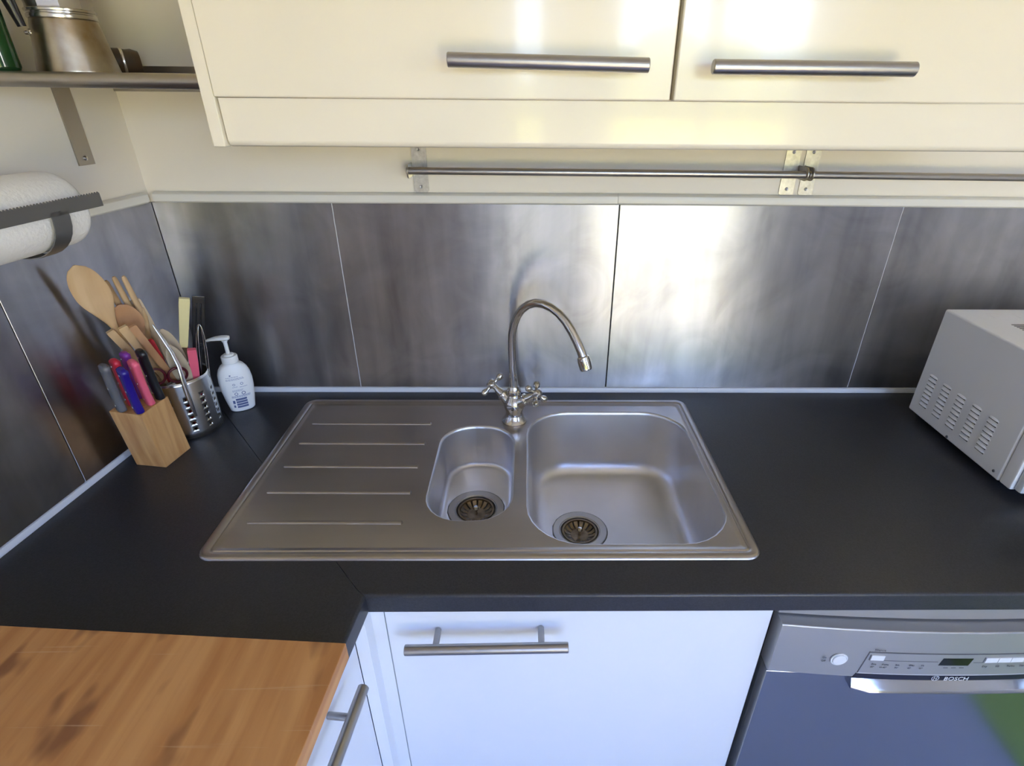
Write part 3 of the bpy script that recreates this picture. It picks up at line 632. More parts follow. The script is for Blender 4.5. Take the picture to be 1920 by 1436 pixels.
# ---------------------------------------------------------------- knife block and knives
A, B, C_, D_ = (-0.2372, -0.2969), (-0.1758, -0.3061), (-0.1652, -0.2406), (-0.2266, -0.2314)
lean = (-0.003, -0.0085)
bm = new(); zt = (1.0235, 1.0205, 1.0235, 1.0265)
lo = [bm.verts.new((*p, ZT + .0003)) for p in (A, B, C_, D_)]
hi = [bm.verts.new((p[0] + lean[0], p[1] + lean[1], z)) for p, z in zip((A, B, C_, D_), zt)]
bm.faces.new(hi); bm.faces.new(lo[::-1])
for i in range(4): bm.faces.new((lo[i], lo[(i + 1) % 4], hi[(i + 1) % 4], hi[i]))
bevel_where(bm, lambda e: True, 0.0012, 2)
tag(obj('knife_block', bm, 'block'), 'small square oiled-wood knife block in the corner of the worktop', 'knife block')
def knife(col, base, top, label, w=0.0115, th=0.0075, facing=(0.82, -0.57)):
    base, top = Vector(base), Vector(top); d = (top - base).normalized(); L_ = (top - base).length
    k = thing('kitchen_knife', base, label, 'knife', 'knives in the wooden block')
    e = Vector((facing[0], facing[1], 0)); e = (e - d * e.dot(d)).normalized(); s = d.cross(e)       # e: edge side, s: flat side
    prof = [(0, 0.80, 0.1), (0.03, 1.05, 0.12), (0.10, 1.00, 0.05), (0.22, 0.86, -0.02), (0.45, 0.90, -0.05), (0.68, 0.86, 0.0), (0.82, 0.92, 0.03), (0.90, 1.12, 0.08), (0.955, 1.08, 0.12), (0.99, 0.75, 0.14), (1.0, 0.35, 0.14)]
    bm = new(); n = 16; lps = []
    for t, f, sh_ in prof:
        c = base + d * (L_ * t) + e * (sh_ * w)
        lps.append([c + e * (w * f * math.copysign(abs(math.cos(a)) ** .7, math.cos(a))) + s * (th * (0.9 if t < .99 else .5) * math.copysign(abs(math.sin(a)) ** .7, math.sin(a))) for a in [2 * math.pi * i / n for i in range(n)]])
    rings(bm, lps); obj('handle', bm, col, k, ang=60)
    bm = new(); obox(bm, base - d * 0.0006, e, s, d, w * 1.5, 0.0020, 0.006); obj('bolster', bm, 'steel', k)
    for t in (0.13, 0.5, 0.86):
        for sg in (-1, 1):
            p = base + d * (L_ * t) + s * sg * (th * 0.86); bm = new(); lathe(bm, [(0.0021, -.0006), (0.0021, 0.0006), (0.0012, 0.0011), (0.0003, 0.0012)], p, s * sg, 12); obj('rivet', bm, 'rivet', k)
    return k
knife('grey', (-0.2195, -0.3010, 1.0245), (-0.2125, -0.3110, 1.1190), 'grey-handled kitchen knife, leftmost in the block')
knife('red', (-0.2150, -0.2800, 1.0245), (-0.2145, -0.2830, 1.1160), 'red-handled kitchen knife behind the grey and blue ones')
knife('purple', (-0.2160, -0.2560, 1.0250), (-0.2155, -0.2535, 1.1165), 'purple-handled kitchen knife at the back of the block')
knife('blue', (-0.1880, -0.3035, 1.0230), (-0.1765, -0.3208, 1.1170), 'dark blue-handled kitchen knife at the front of the block')
knife('pink', (-0.1860, -0.2745, 1.0235), (-0.1768, -0.2915, 1.1175), 'pink-handled kitchen knife in the middle, beside the black one')
knife('black', (-0.1785, -0.2560, 1.0240), (-0.1742, -0.2690, 1.1280), 'black-handled kitchen knife nearest the steel caddy')

# ---------------------------------------------------------------- perforated caddy
KC = Vector((-0.2020, -0.1600, ZT + .0004)); KR, KH = 0.0570, 0.1250
cad = thing('utensil_caddy', KC, 'round perforated stainless steel caddy full of cooking utensils', 'utensil holder')
bm = new(); n = 72; zr = [0.0, 0.008, 0.0175]
rows = 6; hz0, dz_ = 0.0225, 0.0135; hr = 0.0031
holes = {}
# cylinder wall as a grid of cells; hole cells carry an octagonal opening
zl = [0.0, 0.014] + [hz0 - dz_ / 2 + dz_ * i for i in range(rows + 1)] + [KH - 0.006, KH]
zl = sorted(set(round(z, 5) for z in zl))
ang0 = 0.0
def cyl(a, z, r=KR): return KC + Vector((r * math.cos(a), r * math.sin(a), z))
cols = 24; vc = {}
def gv(i, j):
    key = (i % cols, j)
    if key not in vc: vc[key] = bm.verts.new(cyl(2 * math.pi * (i % cols) / cols, zl[j]))
    return vc[key]
hole_rows = [j for j in range(len(zl) - 1) if abs((zl[j + 1] - zl[j]) - dz_) < 1e-4][:rows]
for i in range(cols):
    for j in range(len(zl) - 1):
        q = [gv(i, j), gv(i + 1, j), gv(i + 1, j + 1), gv(i, j + 1)]
        if i % 2 == 0 and j in hole_rows:
            am = 2 * math.pi * (i + .5) / cols; zm = (zl[j] + zl[j + 1]) / 2
            ring = [bm.verts.new(cyl(am + hr / KR * math.cos(R_(225 + 45 * t)), zm + hr * math.sin(R_(225 + 45 * t)))) for t in range(8)]
            for s in range(4):
                a, b, c2 = ring[2 * s], ring[(2 * s + 1) % 8], ring[(2 * s + 2) % 8]
                bm.faces.new((q[s], q[(s + 1) % 4], b)); bm.faces.new((q[s], b, a)); bm.faces.new((q[(s + 1) % 4], c2, b))
        else: bm.faces.new(q)
o = obj('perforated_wall', bm, 'caddy', cad, ang=60)
sm = o.modifiers.new('thickness', 'SOLIDIFY'); sm.thickness = 0.0010; sm.offset = -1
bm = new(); lathe(bm, [(KR - 0.0012, 0.0), (KR - 0.0012, 0.002), (0.002, 0.0022)], KC, n=40); obj('base', bm, 'caddy', cad)
bm = new(); lathe(bm, [(KR - .0002, KH - .0004), (KR + 0.0009, KH), (KR + .0002, KH + 0.0012), (KR - 0.0010, KH + .0012), (KR - 0.0014, KH - .0002)], KC, n=48, cap0=False, cap1=False); obj('rim', bm, 'caddy', cad)

CAMP = Vector((0.5066, -1.1521, 1.5258))
def fr(a, b, face=None):
    """axis a->b, flat side turned towards the room"""
    a, b = Vector(a), Vector(b); d = (b - a).normalized(); fcv = Vector(face) if face else (CAMP - b)
    nrm = (fcv - d * fcv.dot(d)).normalized(); return a, b, d, d.cross(nrm), nrm
def flat_tool(name, mat, a, b, prof, label, cat='utensil', face=None, group='utensils in the caddy'):
    """prof: (t along a->b, half width, half thickness, dish)"""
    a, b, d, s, nrm = fr(a, b, face); L_ = (b - a).length; bm = new(); n = 16; lps = []
    for t, w, th, dish in prof:
        c = a + d * (L_ * t)
        lp = []
        for i in range(n):
            q = 2 * math.pi * i / n; x, y = math.cos(q), math.sin(q)
            lp.append(c + s * (w * x) + nrm * (th * y - dish * (1 - x * x)))
        lps.append(lp)
    rings(bm, lps); o = obj(name, bm, mat, ang=70); return tag(o, label, cat, group)
kz = ZT + 0.006
def spoon_prof(hs, hwid, hth, neck=0.0055, dish=0.005):
    P = [(0, 0.004, 0.004, 0), (0.01, 0.0058, 0.0058, 0), (hs * .6, 0.0056, 0.0056, 0), (hs - .02, neck, neck, 0)]
    m = 20; pk = 0.58
    for i in range(m + 1):
        t = i / m
        if t < pk: q = t / pk; w = neck + (hwid - neck) * (q * q * (3 - 2 * q))
        else: w = max(hwid * math.sqrt(max(0, 1 - ((t - pk) / (1 - pk)) ** 2.2)), .002)
        P.append((hs + (1 - hs) * t, w, hth * (1 - .4 * t) if t < 1 else hth * .3, dish * (w / hwid) ** 2 * min(1, t * 2)))
    return P
flat_tool('wooden_spoon', 'beech', (-0.2260, -0.1680, kz), (-0.2370, -0.2600, 1.2740), spoon_prof(0.66, 0.0260, 0.0055), 'large pale wooden spoon leaning furthest left out of the caddy, face forward', 'spoon')
flat_tool('wooden_spoon', 'beech2', (-0.2050, -0.1560, kz), (-0.2265, -0.2110, 1.1890), spoon_prof(0.70, 0.0225, 0.0050), 'smaller orange-brown wooden spoon in front of the wooden fork', 'spoon')
# wooden fork with three tines
fk = thing('wooden_fork', (-0.218, -0.142, kz), 'pale wooden serving fork with three tines behind the spoons', 'fork', 'utensils in the caddy')
fa, fb = Vector((-0.2180, -0.1420, kz)), Vector((-0.2310, -0.1930, 1.2320)); a_, b_, d_, s_, n_ = fr(fa, fb); Lf = (fb - fa).length
bm = new(); lps = []
for t, w, th in ((0, .005, .005), (.5, .006, .005), (.60, .007, .0045), (.68, .0140, .004), (.74, .0185, .0035), (.80, .0195, .003)):
    c = a_ + d_ * Lf * t; lps.append([c + s_ * w * math.cos(2 * math.pi * i / 16) + n_ * th * math.sin(2 * math.pi * i / 16) for i in range(16)])
rings(bm, lps); obj('fork_handle', bm, 'beech', fk, ang=60)
for k in (-1, 0, 1):
    bm = new(); p0 = a_ + d_ * Lf * .785 + s_ * k * .0128; p1 = a_ + d_ * Lf * (1.0 if k else 1.01) + s_ * k * .0135
    tube(bm, [p0, p0.lerp(p1, .5), p0.lerp(p1, .94), p1], [.0066, .0062, .0052, .003], 12, squash=.6); obj('tine', bm, 'beech', fk, ang=60)
def strip_tool(name, mat, a, b, w0, w1, th, label, cat='spatula'):
    a, b, d, s, nrm = fr(a, b); bm = new()
    lp = []
    L_ = (b - a).length
    for t, w in ((0, w0 * .8), (.01, w0), (.55, w0), (.7, (w0 + w1) / 2), (.85, w1), (.985, w1), (1, w1 * .85)):
        c = a + d * L_ * t; lp.append([c + s * w + nrm * th, c - s * w + nrm * th, c - s * w - nrm * th, c + s * w - nrm * th])
    rings(bm, lp); return tag(obj(name, bm, mat), label, cat, 'utensils in the caddy')
strip_tool('wooden_spatula', 'pale', (-0.1880, -0.1420, kz), (-0.2270, -0.1700, 1.1840), .006, .0100, .0028, 'long pale wooden spatula leaning behind the orange-brown spoon')
strip_tool('wooden_stick', 'beech', (-0.2060, -0.1400, kz), (-0.2340, -0.2440, 1.1520), .0058, .0066, .0030, 'square-ended pale wooden utensil handle, leftmost of the three before the big spoon', 'utensil')
strip_tool('wooden_stick', 'beech', (-0.1960, -0.1440, kz), (-0.2090, -0.2440, 1.1600), .0058, .0075, .0032, 'square-ended wooden utensil handle, middle of the three before the orange-brown spoon', 'utensil')
strip_tool('wooden_stick', 'beech2', (-0.1760, -0.1520, kz), (-0.1950, -0.2390, 1.1600), .0060, .0062, .0030, 'narrow wooden utensil handle, rightmost of the three, just right of the black knife', 'utensil')
strip_tool('red_spatula', 'silred', (-0.1860, -0.1700, kz), (-0.2000, -0.2060, 1.1180), .006, .0078, .0030, 'dark red silicone spatula handle between the wooden handles and the nested spoons')
flat_tool('wooden_spoon', 'clear', (-0.1760, -0.1480, kz), (-0.1800, -0.1900, 1.1340), spoon_prof(0.36, 0.0165, 0.0030), 'dull beige spoon, rear of two nested spoons above the scissors', 'spoon')
flat_tool('wooden_spoon', 'clear', (-0.1680, -0.1620, kz), (-0.1680, -0.2020, 1.1060), spoon_prof(0.36, 0.0155, 0.0030), 'dull beige spoon, front of two nested spoons above the scissors', 'spoon')
# cream-handled knife standing handle up
ck = thing('table_knife', (-0.180, -0.140, kz), 'knife with a flat cream handle standing upright in the caddy', 'knife', 'utensils in the caddy')
a0, b0 = Vector((-0.2260, -0.1560, kz)), Vector((-0.1365, -0.1640, 1.1860))
a, b, d, s, nrm = fr(a0, b0); L_ = (b - a).length
bm = new(); rings(bm, [[a + d * L_ * t + s * w * x + nrm * .0042 * y for x, y in ((1, -1), (1, 1), (-1, 1), (-1, -1))] for t, w in ((.64, .0066), (.66, .0072), (.97, .0092), (1.0, .0088))]); bevel_where(bm, lambda e: True, .0012, 2); obj('handle', bm, 'cream_pl', ck)
bm = new(); obox(bm, a + d * L_ * .33, s, nrm, d, .015, .0014, L_ * .64); obj('blade', bm, 'steel', ck)
# black slotted turner
bs = thing('black_turner', (-0.170, -0.130, kz), 'black plastic turner at the back right of the caddy', 'turner', 'utensils in the caddy')
a, b, d, s, nrm = fr((-0.2000, -0.1380, kz), (-0.1340, -0.1250, 1.1760)); L_ = (b - a).length
bm = new(); tube(bm, [a, a + d * L_ * .62], [.0045, .0055], 12); obj('handle', bm, 'black', bs)
bm = new()
for k in (-1, 0, 1): obox(bm, a + d * L_ * .79 + s * k * .0075, s, nrm, d, .0060, .0024, L_ * .36, .0008, 1)
for t in (.615, .975): obox(bm, a + d * L_ * t, s, nrm, d, .0215, .0026, .016, .0012, 2)
obj('slotted_blade', bm, 'black', bs)
strip_tool('red_handle_peeler', 'pink', (-0.1790, -0.1600, kz), (-0.1480, -0.1720, 1.0850), .0055, .0078, .0050, 'crimson plastic utensil handle at the right of the caddy', 'utensil')
# whisk: wire loops
wk = thing('wire_whisk', (-0.165, -0.140, kz), 'thin steel wire whisk at the right edge of the caddy', 'whisk', 'utensils in the caddy')
a, b, d, s, nrm = fr((-0.1750, -0.1450, kz), (-0.1395, -0.1400, 1.1240)); L_ = (b - a).length
bm = new(); rod(bm, a, a + d * L_ * .5, .0045, 12); obj('handle', bm, 'steel', wk)
for k in range(2):
    an = math.pi * k / 2 + .5; v2 = s * math.cos(an) + nrm * math.sin(an)
    pp = [a + d * L_ * (.48 + .52 * math.sin(math.pi * i / 16) ** .6) + v2 * .0105 * math.cos(math.pi * i / 16) for i in range(17)]
    bm = new(); tube(bm, pp, .0008, 8); obj('wire_loop', bm, 'steel', wk, ang=60)
# serving tongs / spoon hooked over the rim, handle hanging outside
hs_ = [Vector(p) for p in ((-0.1845, -0.2020, 1.1480), (-0.1760, -0.2010, 1.1200), (-0.1660, -0.2030, 1.0920), (-0.1580, -0.2080, 1.0650), (-0.1545, -0.2140, 1.0400), (-0.1535, -0.2150, 1.0000), (-0.1530, -0.2130, 0.9580))]
bm = new(); tube(bm, hs_, [.0020, .0040, .0046, .0050, .0058, .0062, .0040], 14, squash=.55)
tag(obj('steel_skimmer', bm, 'steel', ang=60), 'slim steel utensil hooked over the caddy rim, its handle hanging outside', 'utensil', 'utensils in the caddy')
# scissors
scs = thing('scissors', (-0.180, -0.185, kz), 'scissors with dark red ring handles standing in the caddy', 'scissors', 'utensils in the caddy')
a, b, d, s, nrm = fr((-0.1900, -0.1850, kz), (-0.1800, -0.2165, 1.0560))
for k, (cx_, cz_, rx, rz) in enumerate(((-0.0170, -0.002, .0140, .0175), (0.0160, -0.012, .0155, .0160))):
    bm = new(); cpt = b + s * cx_ + d * cz_
    pp = [cpt + s * rx * math.cos(2 * math.pi * i / 24) + d * rz * math.sin(2 * math.pi * i / 24) for i in range(24)]
    lps = []
    for i in range(24):
        tg = (pp[(i + 1) % 24] - pp[i - 1]).normalized(); v2 = tg.cross(nrm).normalized()
        lps.append([pp[i] + (v2 * math.cos(2 * math.pi * q / 8) + nrm * math.sin(2 * math.pi * q / 8)) * .0026 for q in range(8)])
    rings(bm, lps, closed=True); obj('ring_handle', bm, 'darkred', scs, ang=60)
    bm = new(); obox(bm, a.lerp(b, .45) + s * (.003 if k else -.003), s, nrm, d, .009, .0016, (b - a).length * .8); obj('blade', bm, 'steel', scs)

# ---------------------------------------------------------------- soap bottle
SC = Vector((-0.1345, -0.0800, ZT + .0004))
so = thing('soap_dispenser', SC, 'white pump soap bottle with blue printed label standing beside the caddy', 'soap bottle')
fx = Vector((0.64, -1.07, 0)).normalized(); ux = Vector((-fx.y, fx.x, 0))
bodyp = [(0.000, .0225, .0160), (0.002, .0250, .0180), (0.012, .0268, .0192), (0.030, .0300, .0205), (0.052, .0328, .0212), (0.072, .0335, .0210), (0.088, .0318, .0200), (0.099, .0280, .0182), (0.107, .0225, .0162), (0.112, .0160, .0140), (0.114, .0120, .0115)]
def body_at(z):
    for (z0, a0, b0), (z1, a1, b1) in zip(bodyp, bodyp[1:]):
        if z0 <= z <= z1:
            t = (z - z0) / (z1 - z0); return a0 + (a1 - a0) * t, b0 + (b1 - b0) * t
    return bodyp[-1][1:]
def bp(u, z, off=0.0):
    a, b = body_at(z); x = u; k = max(0.0, 1 - (abs(x) / a) ** 2.3) ** (1 / 2.3)
    return SC + ux * x + fx * (b * k + off) + Vector((0, 0, z))
bm = new(); n = 40; lps = []
for z, a, b in bodyp:
    lps.append([SC + ux * a * math.copysign(abs(math.cos(q)) ** (2 / 2.3), math.cos(q)) + fx * b * math.copysign(abs(math.sin(q)) ** (2 / 2.3), math.sin(q)) + Vector((0, 0, z)) for q in [2 * math.pi * i / n for i in range(n)]])
rings(bm, lps); obj('bottle_body', bm, 'soap', so, ang=60)
bm = new(); lathe(bm, [(.0150, .1135), (.0162, .1145), (.0162, .1270), (.0150, .1290), (.0100, .1295), (.0100, .1325), (.0080, .1335), (.0040, .1340)], SC, n=32); obj('collar', bm, 'soap', so)
bm = new(); lathe(bm, [(.0040, .1335), (.0040, .1590), (.0055, .1615), (.0065, .1650)], SC, n=20); pm = obj('pump_stem', bm, 'soap', so)
hdir = Vector((-0.93, -0.20, 0)).normalized(); hs2 = Vector((-hdir.y, hdir.x, 0)); bm = new(); lps = []
for t, w, h, dz in ((-.011, .003, .002, .1690), (-.0095, .0075, .0040, .1690), (-.004, .0095, .0048, .1694), (.006, .0095, .0050, .1696), (.016, .0078, .0044, .1690), (.026, .0055, .0034, .1678), (.034, .0040, .0026, .1660), (.036, .0025, .0015, .1654)):
    lps.append([SC + hdir * t + hs2 * w * math.cos(2 * math.pi * i / 16) + Vector((0, 0, dz + h * math.sin(2 * math.pi * i / 16))) for i in range(16)])
rings(bm, lps); obj('pump_head', bm, 'soap', so, ang=70)
def patch(bm, u0, u1, z0, z1, k=5):
    V = [[bm.verts.new(bp(u0 + (u1 - u0) * i / k, z, .00025)) for i in range(k + 1)] for z in (z0, z1)]
    for i in range(k): bm.faces.new((V[0][i], V[0][i + 1], V[1][i + 1], V[1][i]))
bm = new()
for k in range(4): patch(bm, -.010, .012, .0105 + k * .0062, .0105 + k * .0062 + .0048)
patch(bm, -.0165, -.0130, .012, .018, 2); patch(bm, -.0165, -.0120, .022, .030, 2)
obj('barcode', bm, 'ink', so)
bm = new()
for z, u0, u1 in ((.0855, -.018, .006), (.0815, -.019, .016), (.0790, -.019, .017), (.0620, -.010, .0), (.0605, .004, .019), (.0545, -.012, .010), (.0520, -.012, .008), (.0405, -.016, .021), (.0388, -.016, .021), (.0370, -.016, .021)):
    u = u0
    while u < u1:
        w = random.uniform(.002, .005); patch(bm, u, min(u + w, u1), z - .0006, z + .0006, 2); u += w + .0007
obj('small_print', bm, 'ink2', so)
bm = new()
for u0, z0, r in ((-.006, .0455, .0036), (.0085, .0455, .0040), (-.006, .0680, .0026), (.0095, .0680, .0030)):
    V = [[bm.verts.new(bp(u0 + rr_ * math.cos(q), z0 + rr_ * math.sin(q), .00025)) for q in [2 * math.pi * i / 16 for i in range(16)]] for rr_ in (r, r * .68)]
    for i in range(16): bm.faces.new((V[0][i], V[0][(i + 1) % 16], V[1][(i + 1) % 16], V[1][i]))
patch(bm, -.0105, -.0075, .0885, .0910, 2)
obj('label_icons', bm, 'ink', so)

# ---------------------------------------------------------------- chopping board
bx, by = Vector((0.4452, -0.0276, 0)).normalized(), Vector((0.0092, 0.1405, 0)).normalized()
o0 = Vector((0.2828, -0.7036, ZT + .0004)); p = [o0, o0 - bx * 0.535, o0 - bx * 0.535 - by * 0.40, o0 - by * 0.40]
bm = new(); prism(bm, [(q.x, q.y) for q in p], ZT + .0004, ZT + .028); bevel_where(bm, lambda e: True, 0.0016, 2)
bo = obj('chopping_board', bm, 'board'); tag(bo, 'large thick bamboo chopping board with dark worn patches on the left worktop', 'chopping board')

# ---------------------------------------------------------------- base units
cb = thing('base_cupboard', (0.588, -0.3, 0), 'white base cupboard under the sink with a horizontal steel bar handle', 'cupboard')
bm = new(); box(bm, 0.2885, 0.8838, -0.561, -0.555, 0.13, ZT - WT - .001); box(bm, 0.2885, 0.3045, -0.555, -0.03, 0.13, 0.70); box(bm, 0.8705, 0.8838, -0.555, -0.03, 0.13, 0.70); box(bm, 0.3045, 0.8705, -0.555, -0.03, 0.13, 0.146); box(bm, 0.3045, 0.8705, -0.04, -0.03, 0.146, 0.70)
obj('carcass', bm, 'white', cb)
bm = new(); box(bm, 0.2890, 0.8838, -0.580, -0.5615, 0.135, ZT - WT - .0025, 0.002, 3); d = obj('door', bm, 'white', cb)
bar_handle(d, (0.3235, -0.6165, 0.7945), (0.5680, -0.6165, 0.7992), 0.0080, (0.185, 0.835), (0, 1, 0), 0.0355)
bm = new(); box(bm, 0.2885, 0.8838, -0.520, -0.505, 0.0, 0.129); obj('plinth', bm, 'white', cb)
fp = bm = new(); prism(bm, [(0.2485, -0.5795), (0.2880, -0.5795), (0.2880, -0.5610), (0.2680, -0.5610), (0.2680, -0.6073), (0.2485, -0.6073)], 0.001, ZT - WT - .0008); bevel_where(bm, lambda e: abs(e.verts[0].co.z - e.verts[1].co.z) > .1, 0.0008, 2)
tag(obj('corner_post', bm, 'white'), 'narrow white corner filler post left of the sink cupboard door', 'filler post')
cl = thing('base_cupboard', (0.0, -1.0, 0), 'white base cupboard under the chopping board, steel bar handle seen end on', 'cupboard')
bm = new(); prism(bm, [(-0.20, -0.608), (0.2292, -0.608), (0.2292 - KL * .598, -1.206), (-0.20, -1.206)], 0.13, ZT - WT - .001); obj('carcass', bm, 'white', cl)
bm = new(); poly = [(0.2300, -0.6075), (0.2480, -0.6075), (0.2480 - KL * .598, -1.2055), (0.2300 - KL * .598, -1.2055)]; prism(bm, poly, 0.135, ZT - WT - .0025); bevel_where(bm, lambda e: True, 0.0009, 2); d = obj('door', bm, 'white', cl)
bar_handle(d, (0.2765, -0.6710, 0.7905), (0.2765 - KL * .245, -0.9160, 0.7905), 0.0080, (0.175, 0.825), -LN, 0.0330)
bm = new(); box(bm, -0.20, 0.15, -1.206, -0.608, 0.0, 0.129); obj('plinth', bm, 'white', cl)

# ---------------------------------------------------------------- dishwasher
DX0, DX1 = 0.8935, 1.4915; DXC = (DX0 + DX1) / 2; DHW = (DX1 - DX0) / 2
dw = thing('dishwasher', (DXC, -0.3, 0), 'silver steel dishwasher with control panel, under the worktop right of the sink cupboard', 'dishwasher')
def arc(base, sag): return lambda x: base - sag * (1 - ((x - DXC) / DHW) ** 2)
def bowed(name, x0, x1, f, depth, z0, z1, mat, parent, bev=0.0015, n=16, ztilt=0.0):
    bm = new(); xs = [x0 + (x1 - x0) * i / n for i in range(n + 1)]
    lp = []
    for x in xs:
        y = f(x); b = bev
        lp.append([Vector((x, y + depth, z0)), Vector((x, y + b + ztilt, z0)), Vector((x, y + ztilt, z0 + b)), Vector((x, y, z1 - b)), Vector((x, y + b, z1)), Vector((x, y + depth, z1))])
    rings(bm, lp); return obj(name, bm, mat, parent, ang=50)
bm = new(); box(bm, DX0 + .004, DX1 - .004, -0.570, -0.03, 0.02, ZT - WT - .002); obj('cabinet', bm, 'dark', dw)
bowed('top_strip', DX0, DX1, arc(-0.578, 0.014), 0.03, 0.8255, ZT - WT - .0006, 'dishpanel', dw)
cpn = bowed('control_panel', DX0, DX1, arc(-0.5965, 0.0165), 0.03, 0.7115, 0.8225, 'dishpanel', dw, bev=0.003)
bowed('door', DX0, DX1, arc(-0.5945, 0.010), 0.03, 0.14, 0.7100, 'dish', dw, bev=0.002)
bm = new(); box(bm, DX0 + .01, DX1 - .01, -0.53, -0.52, 0.0, 0.13); obj('plinth', bm, 'dark', dw)
fpan = arc(-0.5965, 0.0165)
def on_panel(x, z, out=0.0006): return Vector((x, fpan(x) - out, z))
def slab(name, x0, x1, z0, z1, mat, parent, out=0.0012, skew=0.0, n=4):
    bm = new(); lp = []
    for i in range(n + 1):
        x = x0 + (x1 - x0) * i / n; xb = x - skew
        lp.append([Vector((xb, fpan(xb) - out, z0)), Vector((x, fpan(x) - out, z1)), Vector((x, fpan(x) + .0004, z1)), Vector((xb, fpan(xb) + .0004, z0))])
    rings(bm, lp); return obj(name, bm, mat, parent)
bm = new(); lathe(bm, [(.0132, 0), (.0132, .0016), (.0118, .0016), (.0118, .0008), (.0108, .0008), (.0104, .0030), (.0090, .0038), (.0005, .0040)], on_panel(0.9925, 0.7545, 0), (0, -1, 0), 32); obj('power_button', bm, 'button', dw)
# fascia outline, display, keys
XA, XB = 1.034, 1.345
fa_ = slab('fascia', XA, XB, 0.7245, 0.7745, 'dishpanel', dw, .0007, .006, 12)
slab('fascia_edge', XA - .0008, XB + .0008, 0.7735, 0.7750, 'print', fa_, .0010, .0, 12)
slab('fascia_edge', XA - .0068, XB - .006, 0.7240, 0.7250, 'seal', fa_, .0010, .0, 12)
bm = new(); q = [on_panel(XA - .0062, .7245, .0009), on_panel(XA - .0050, .7245, .0009), on_panel(XA + .0006, .7745, .0009), on_panel(XA - .0006, .7745, .0009)]
bm.faces.new([bm.verts.new(v) for v in q]); r = bmesh.ops.extrude_face_region(bm, geom=bm.faces[:]); bmesh.ops.translate(bm, vec=(0, .0006, 0), verts=[v for v in r['geom'] if isinstance(v, bmesh.types.BMVert)]); obj('fascia_edge', bm, 'print', fa_)
slab('display', 1.1490, 1.1955, 0.7485, 0.7650, 'display', dw, .0012, .003)
slab('key_line', 1.0375, 1.1430, 0.7560, 0.7570, 'print', fa_, .0010, 0, 6); slab('key_line', 1.1990, 1.2140, 0.7545, 0.7555, 'print', fa_, .0010)
slab('programme_key', 1.0385, 1.0585, 0.7575, 0.7685, 'button', dw, .0020)
for k in range(5): slab('option_key', 1.2150 + k * .0205, 1.2346 + k * .0205, 0.7560, 0.7665, 'button', dw, .0020)
slab('key_edge', 1.0365, 1.0380, 0.7570, 0.7690, 'print', fa_, .0012, 0, 1); slab('key_edge', 1.2128, 1.2144, 0.7550, 0.7670, 'print', fa_, .0012, 0, 1)
slab('handle_slot', 1.0270, 1.340, 0.7118, 0.7232, 'dishdark', dw, .0010, .004, 12)
fx90 = (R_(90), 0, 0)
slope = lambda x: math.atan(-2 * 0.0165 * -1 * (x - DXC) / DHW ** 2)
def ptext(name, s, size, x, z, mat, par=None, out=.0016): return text(name, s, size, on_panel(x, z, out), (R_(90), 0, slope(x)), mat, par or dw)
ptext('panel_lettering', 'Silence', .0062, 1.0385, 0.7790, 'print')
for s, x in (('Eco', 1.0430), ('Auto', 1.0590), ('Int.', 1.0800), ('Glas', 1.1000), ('1h', 1.1190)): ptext('programme_lettering', s, .0052, x, .7465, 'print', fa_)
for s, x in (('50°', 1.0430), ('45-65°', 1.0570), ('70°', 1.0800), ('40°', 1.1000), ('65°', 1.1180)): ptext('programme_lettering', s, .0042, x, .7400, 'print', fa_)
for k in range(3): slab('indicator', 1.1560 + k * .0125, 1.1630 + k * .0125, .7420, .7434, 'print', fa_, .0010, 0, 1)
for s, x in (('Dry', 1.2150), ('1/2', 1.2360), ('Turbo', 1.2540), ('Start', 1.2750)): ptext('option_lettering', s, .0052, x, .7450, 'print', fa_)
ptext('power_lettering', 'On', .0050, 0.9660, .7560, 'print'); ptext('power_lettering', 'Off', .0050, 0.9660, .7480, 'print')
ptext('maker_lettering', 'BOSCH', .0120, 1.1655, .7132, 'logo', None, .0018)
bm = new(); ce = on_panel(1.1520, .7178, .0016)
for r0, r1 in ((.0060, .0051),):
    V = [[bm.verts.new(ce + Vector((rr_ * math.cos(t), 0, rr_ * math.sin(t)))) for t in [2 * math.pi * i / 28 for i in range(28)]] for rr_ in (r0, r1)]
    for i in range(28): bm.faces.new((V[0][i], V[0][(i + 1) % 28], V[1][(i + 1) % 28], V[1][i]))
for x0, x1, z0, z1 in ((-.0024, -.0016, -.0042, .0042), (.0016, .0024, -.0042, .0042), (-.0024, .0024, -.0004, .0004)):
    bm.faces.new([bm.verts.new(ce + Vector(v)) for v in ((x0, 0, z0), (x1, 0, z0), (x1, 0, z1), (x0, 0, z1))])
obj('maker_emblem', bm, 'logo', dw)
bm = new(); lp = []; fd = arc(-0.5945, 0.010)     # scooped grip under the slot
for i in range(13):
    t = i / 12; x = 1.027 + (1.336 - 1.027) * t; k = 1 if 0 < i < 12 else 0.55
    y = fd(x); lp.append([Vector((x, y - .001, .7105)), Vector((x, y - .006 * k, .7035)), Vector((x, y - .014 * k, .6945)), Vector((x, y - .0175 * k, .6890)), Vector((x, y - .0165 * k, .6865)), Vector((x, y - .006 * k, .6860)), Vector((x, y + .002, .6880)), Vector((x, y + .002, .7105))])
rings(bm, lp); obj('grip', bm, 'dish', dw, ang=60)

bm = new(); box(bm, 1.4940, 2.398, -0.578, -0.03, 0.0, ZT - WT - .001, 0.002, 2); struct('trim_11', bm, 'white')      # blank end of the run, right of the frame

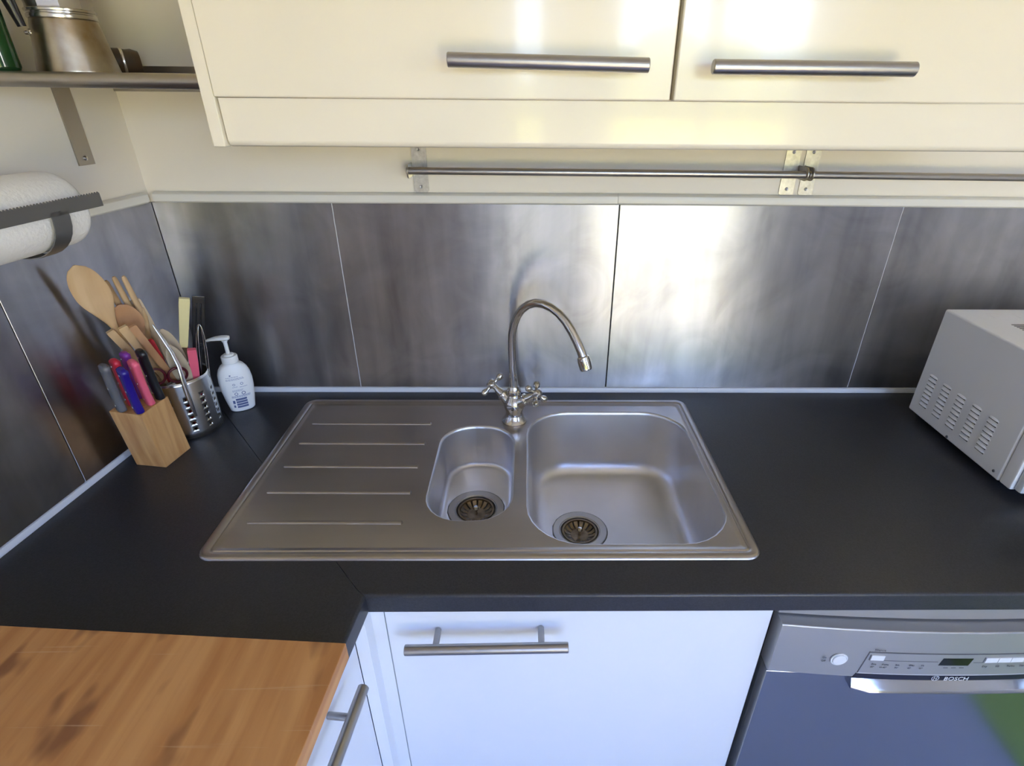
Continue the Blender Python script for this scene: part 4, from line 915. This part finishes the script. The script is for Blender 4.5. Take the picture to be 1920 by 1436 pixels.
# ---------------------------------------------------------------- microwave
mwv = thing('microwave_oven', (1.59, -0.24, ZT), 'silver microwave oven with louvred side on the worktop at right', 'microwave')
MX = 1.360
bm = new(); box(bm, MX, MX + .46, -0.366, -0.101, 0.9135, 1.1475, 0.004, 3); obj('casing', bm, 'mw', mwv)
bm = new(); box(bm, MX + .0005, MX + .4595, -0.3925, -0.3675, 0.9150, 1.1465, 0.003, 2); obj('front_frame', bm, 'mw', mwv)
bm = new(); box(bm, MX + .006, MX + .34, -0.4080, -0.3928, 0.9175, 1.1440, 0.004, 2); obj('door', bm, 'mwfront', mwv)
bm = new(); box(bm, MX + .342, MX + .456, -0.4060, -0.3928, 0.9175, 1.1440, 0.004, 2); obj('control_panel', bm, 'mwfront', mwv)
bm = new(); box(bm, MX + .012, MX + .33, -0.4092, -0.4081, 0.950, 1.130, 0.0); obj('door_window', bm, 'display', mwv)
for x in (MX + .03, MX + .43):
    for y in (-.345, -.125):
        bm = new(); lathe(bm, [(.010, 0), (.011, .002), (.011, .0132)], (x, y, ZT + .0003), n=16); obj('foot', bm, 'black', mwv)
for cidx in range(5):
    for ridx in range(8):
        yc = -0.1385 - 0.0420 * cidx - 0.0012 * (7 - ridx) * 0; z = 1.0100 - 0.0097 * ridx
        bm = new(); hw, n = 0.0122, 8; lp = []
        for i in range(n + 1):
            t = -1 + 2 * i / n; k = math.sqrt(max(0.02, 1 - abs(t) ** 3)); y = yc + hw * t
            lp.append([Vector((MX + .0004, y, z + .0036 * k)), Vector((MX - .0024 * k, y, z + .0016 * k)), Vector((MX - .0030 * k, y, z - .0004)), Vector((MX - .0022 * k, y, z - .0010)), Vector((MX + .0004, y, z - .0002))])
        rings(bm, lp); lv = obj('louvre', bm, 'mw', mwv, ang=60)
        bm = new(); box(bm, MX - .0004, MX + .0003, yc - hw * .9, yc + hw * .9, z - .0034, z - .0004); obj('slot', bm, 'dark', lv)
for p in ((-0.2275, 0.9195), (-0.3510, 0.9260)):
    bm = new(); lathe(bm, [(.0030, 0), (.0026, .0012), (.0004, .0014)], (MX - .0001, *p), (-1, 0, 0), 12); obj('screw', bm, 'print', mwv)
for x0 in (1.4230, 1.4740):
    bm = new(); box(bm, x0, x0 + .034, -0.1535, -0.1265, 1.1474, 1.1478); obj('sticker', bm, 'sticker', mwv)
for k in range(5):
    bm = new(); box(bm, 1.4270, 1.52, -0.1900 - k * .0065, -0.1875 - k * .0065, 1.1473, 1.1479); obj('top_slot', bm, 'dark', mwv)
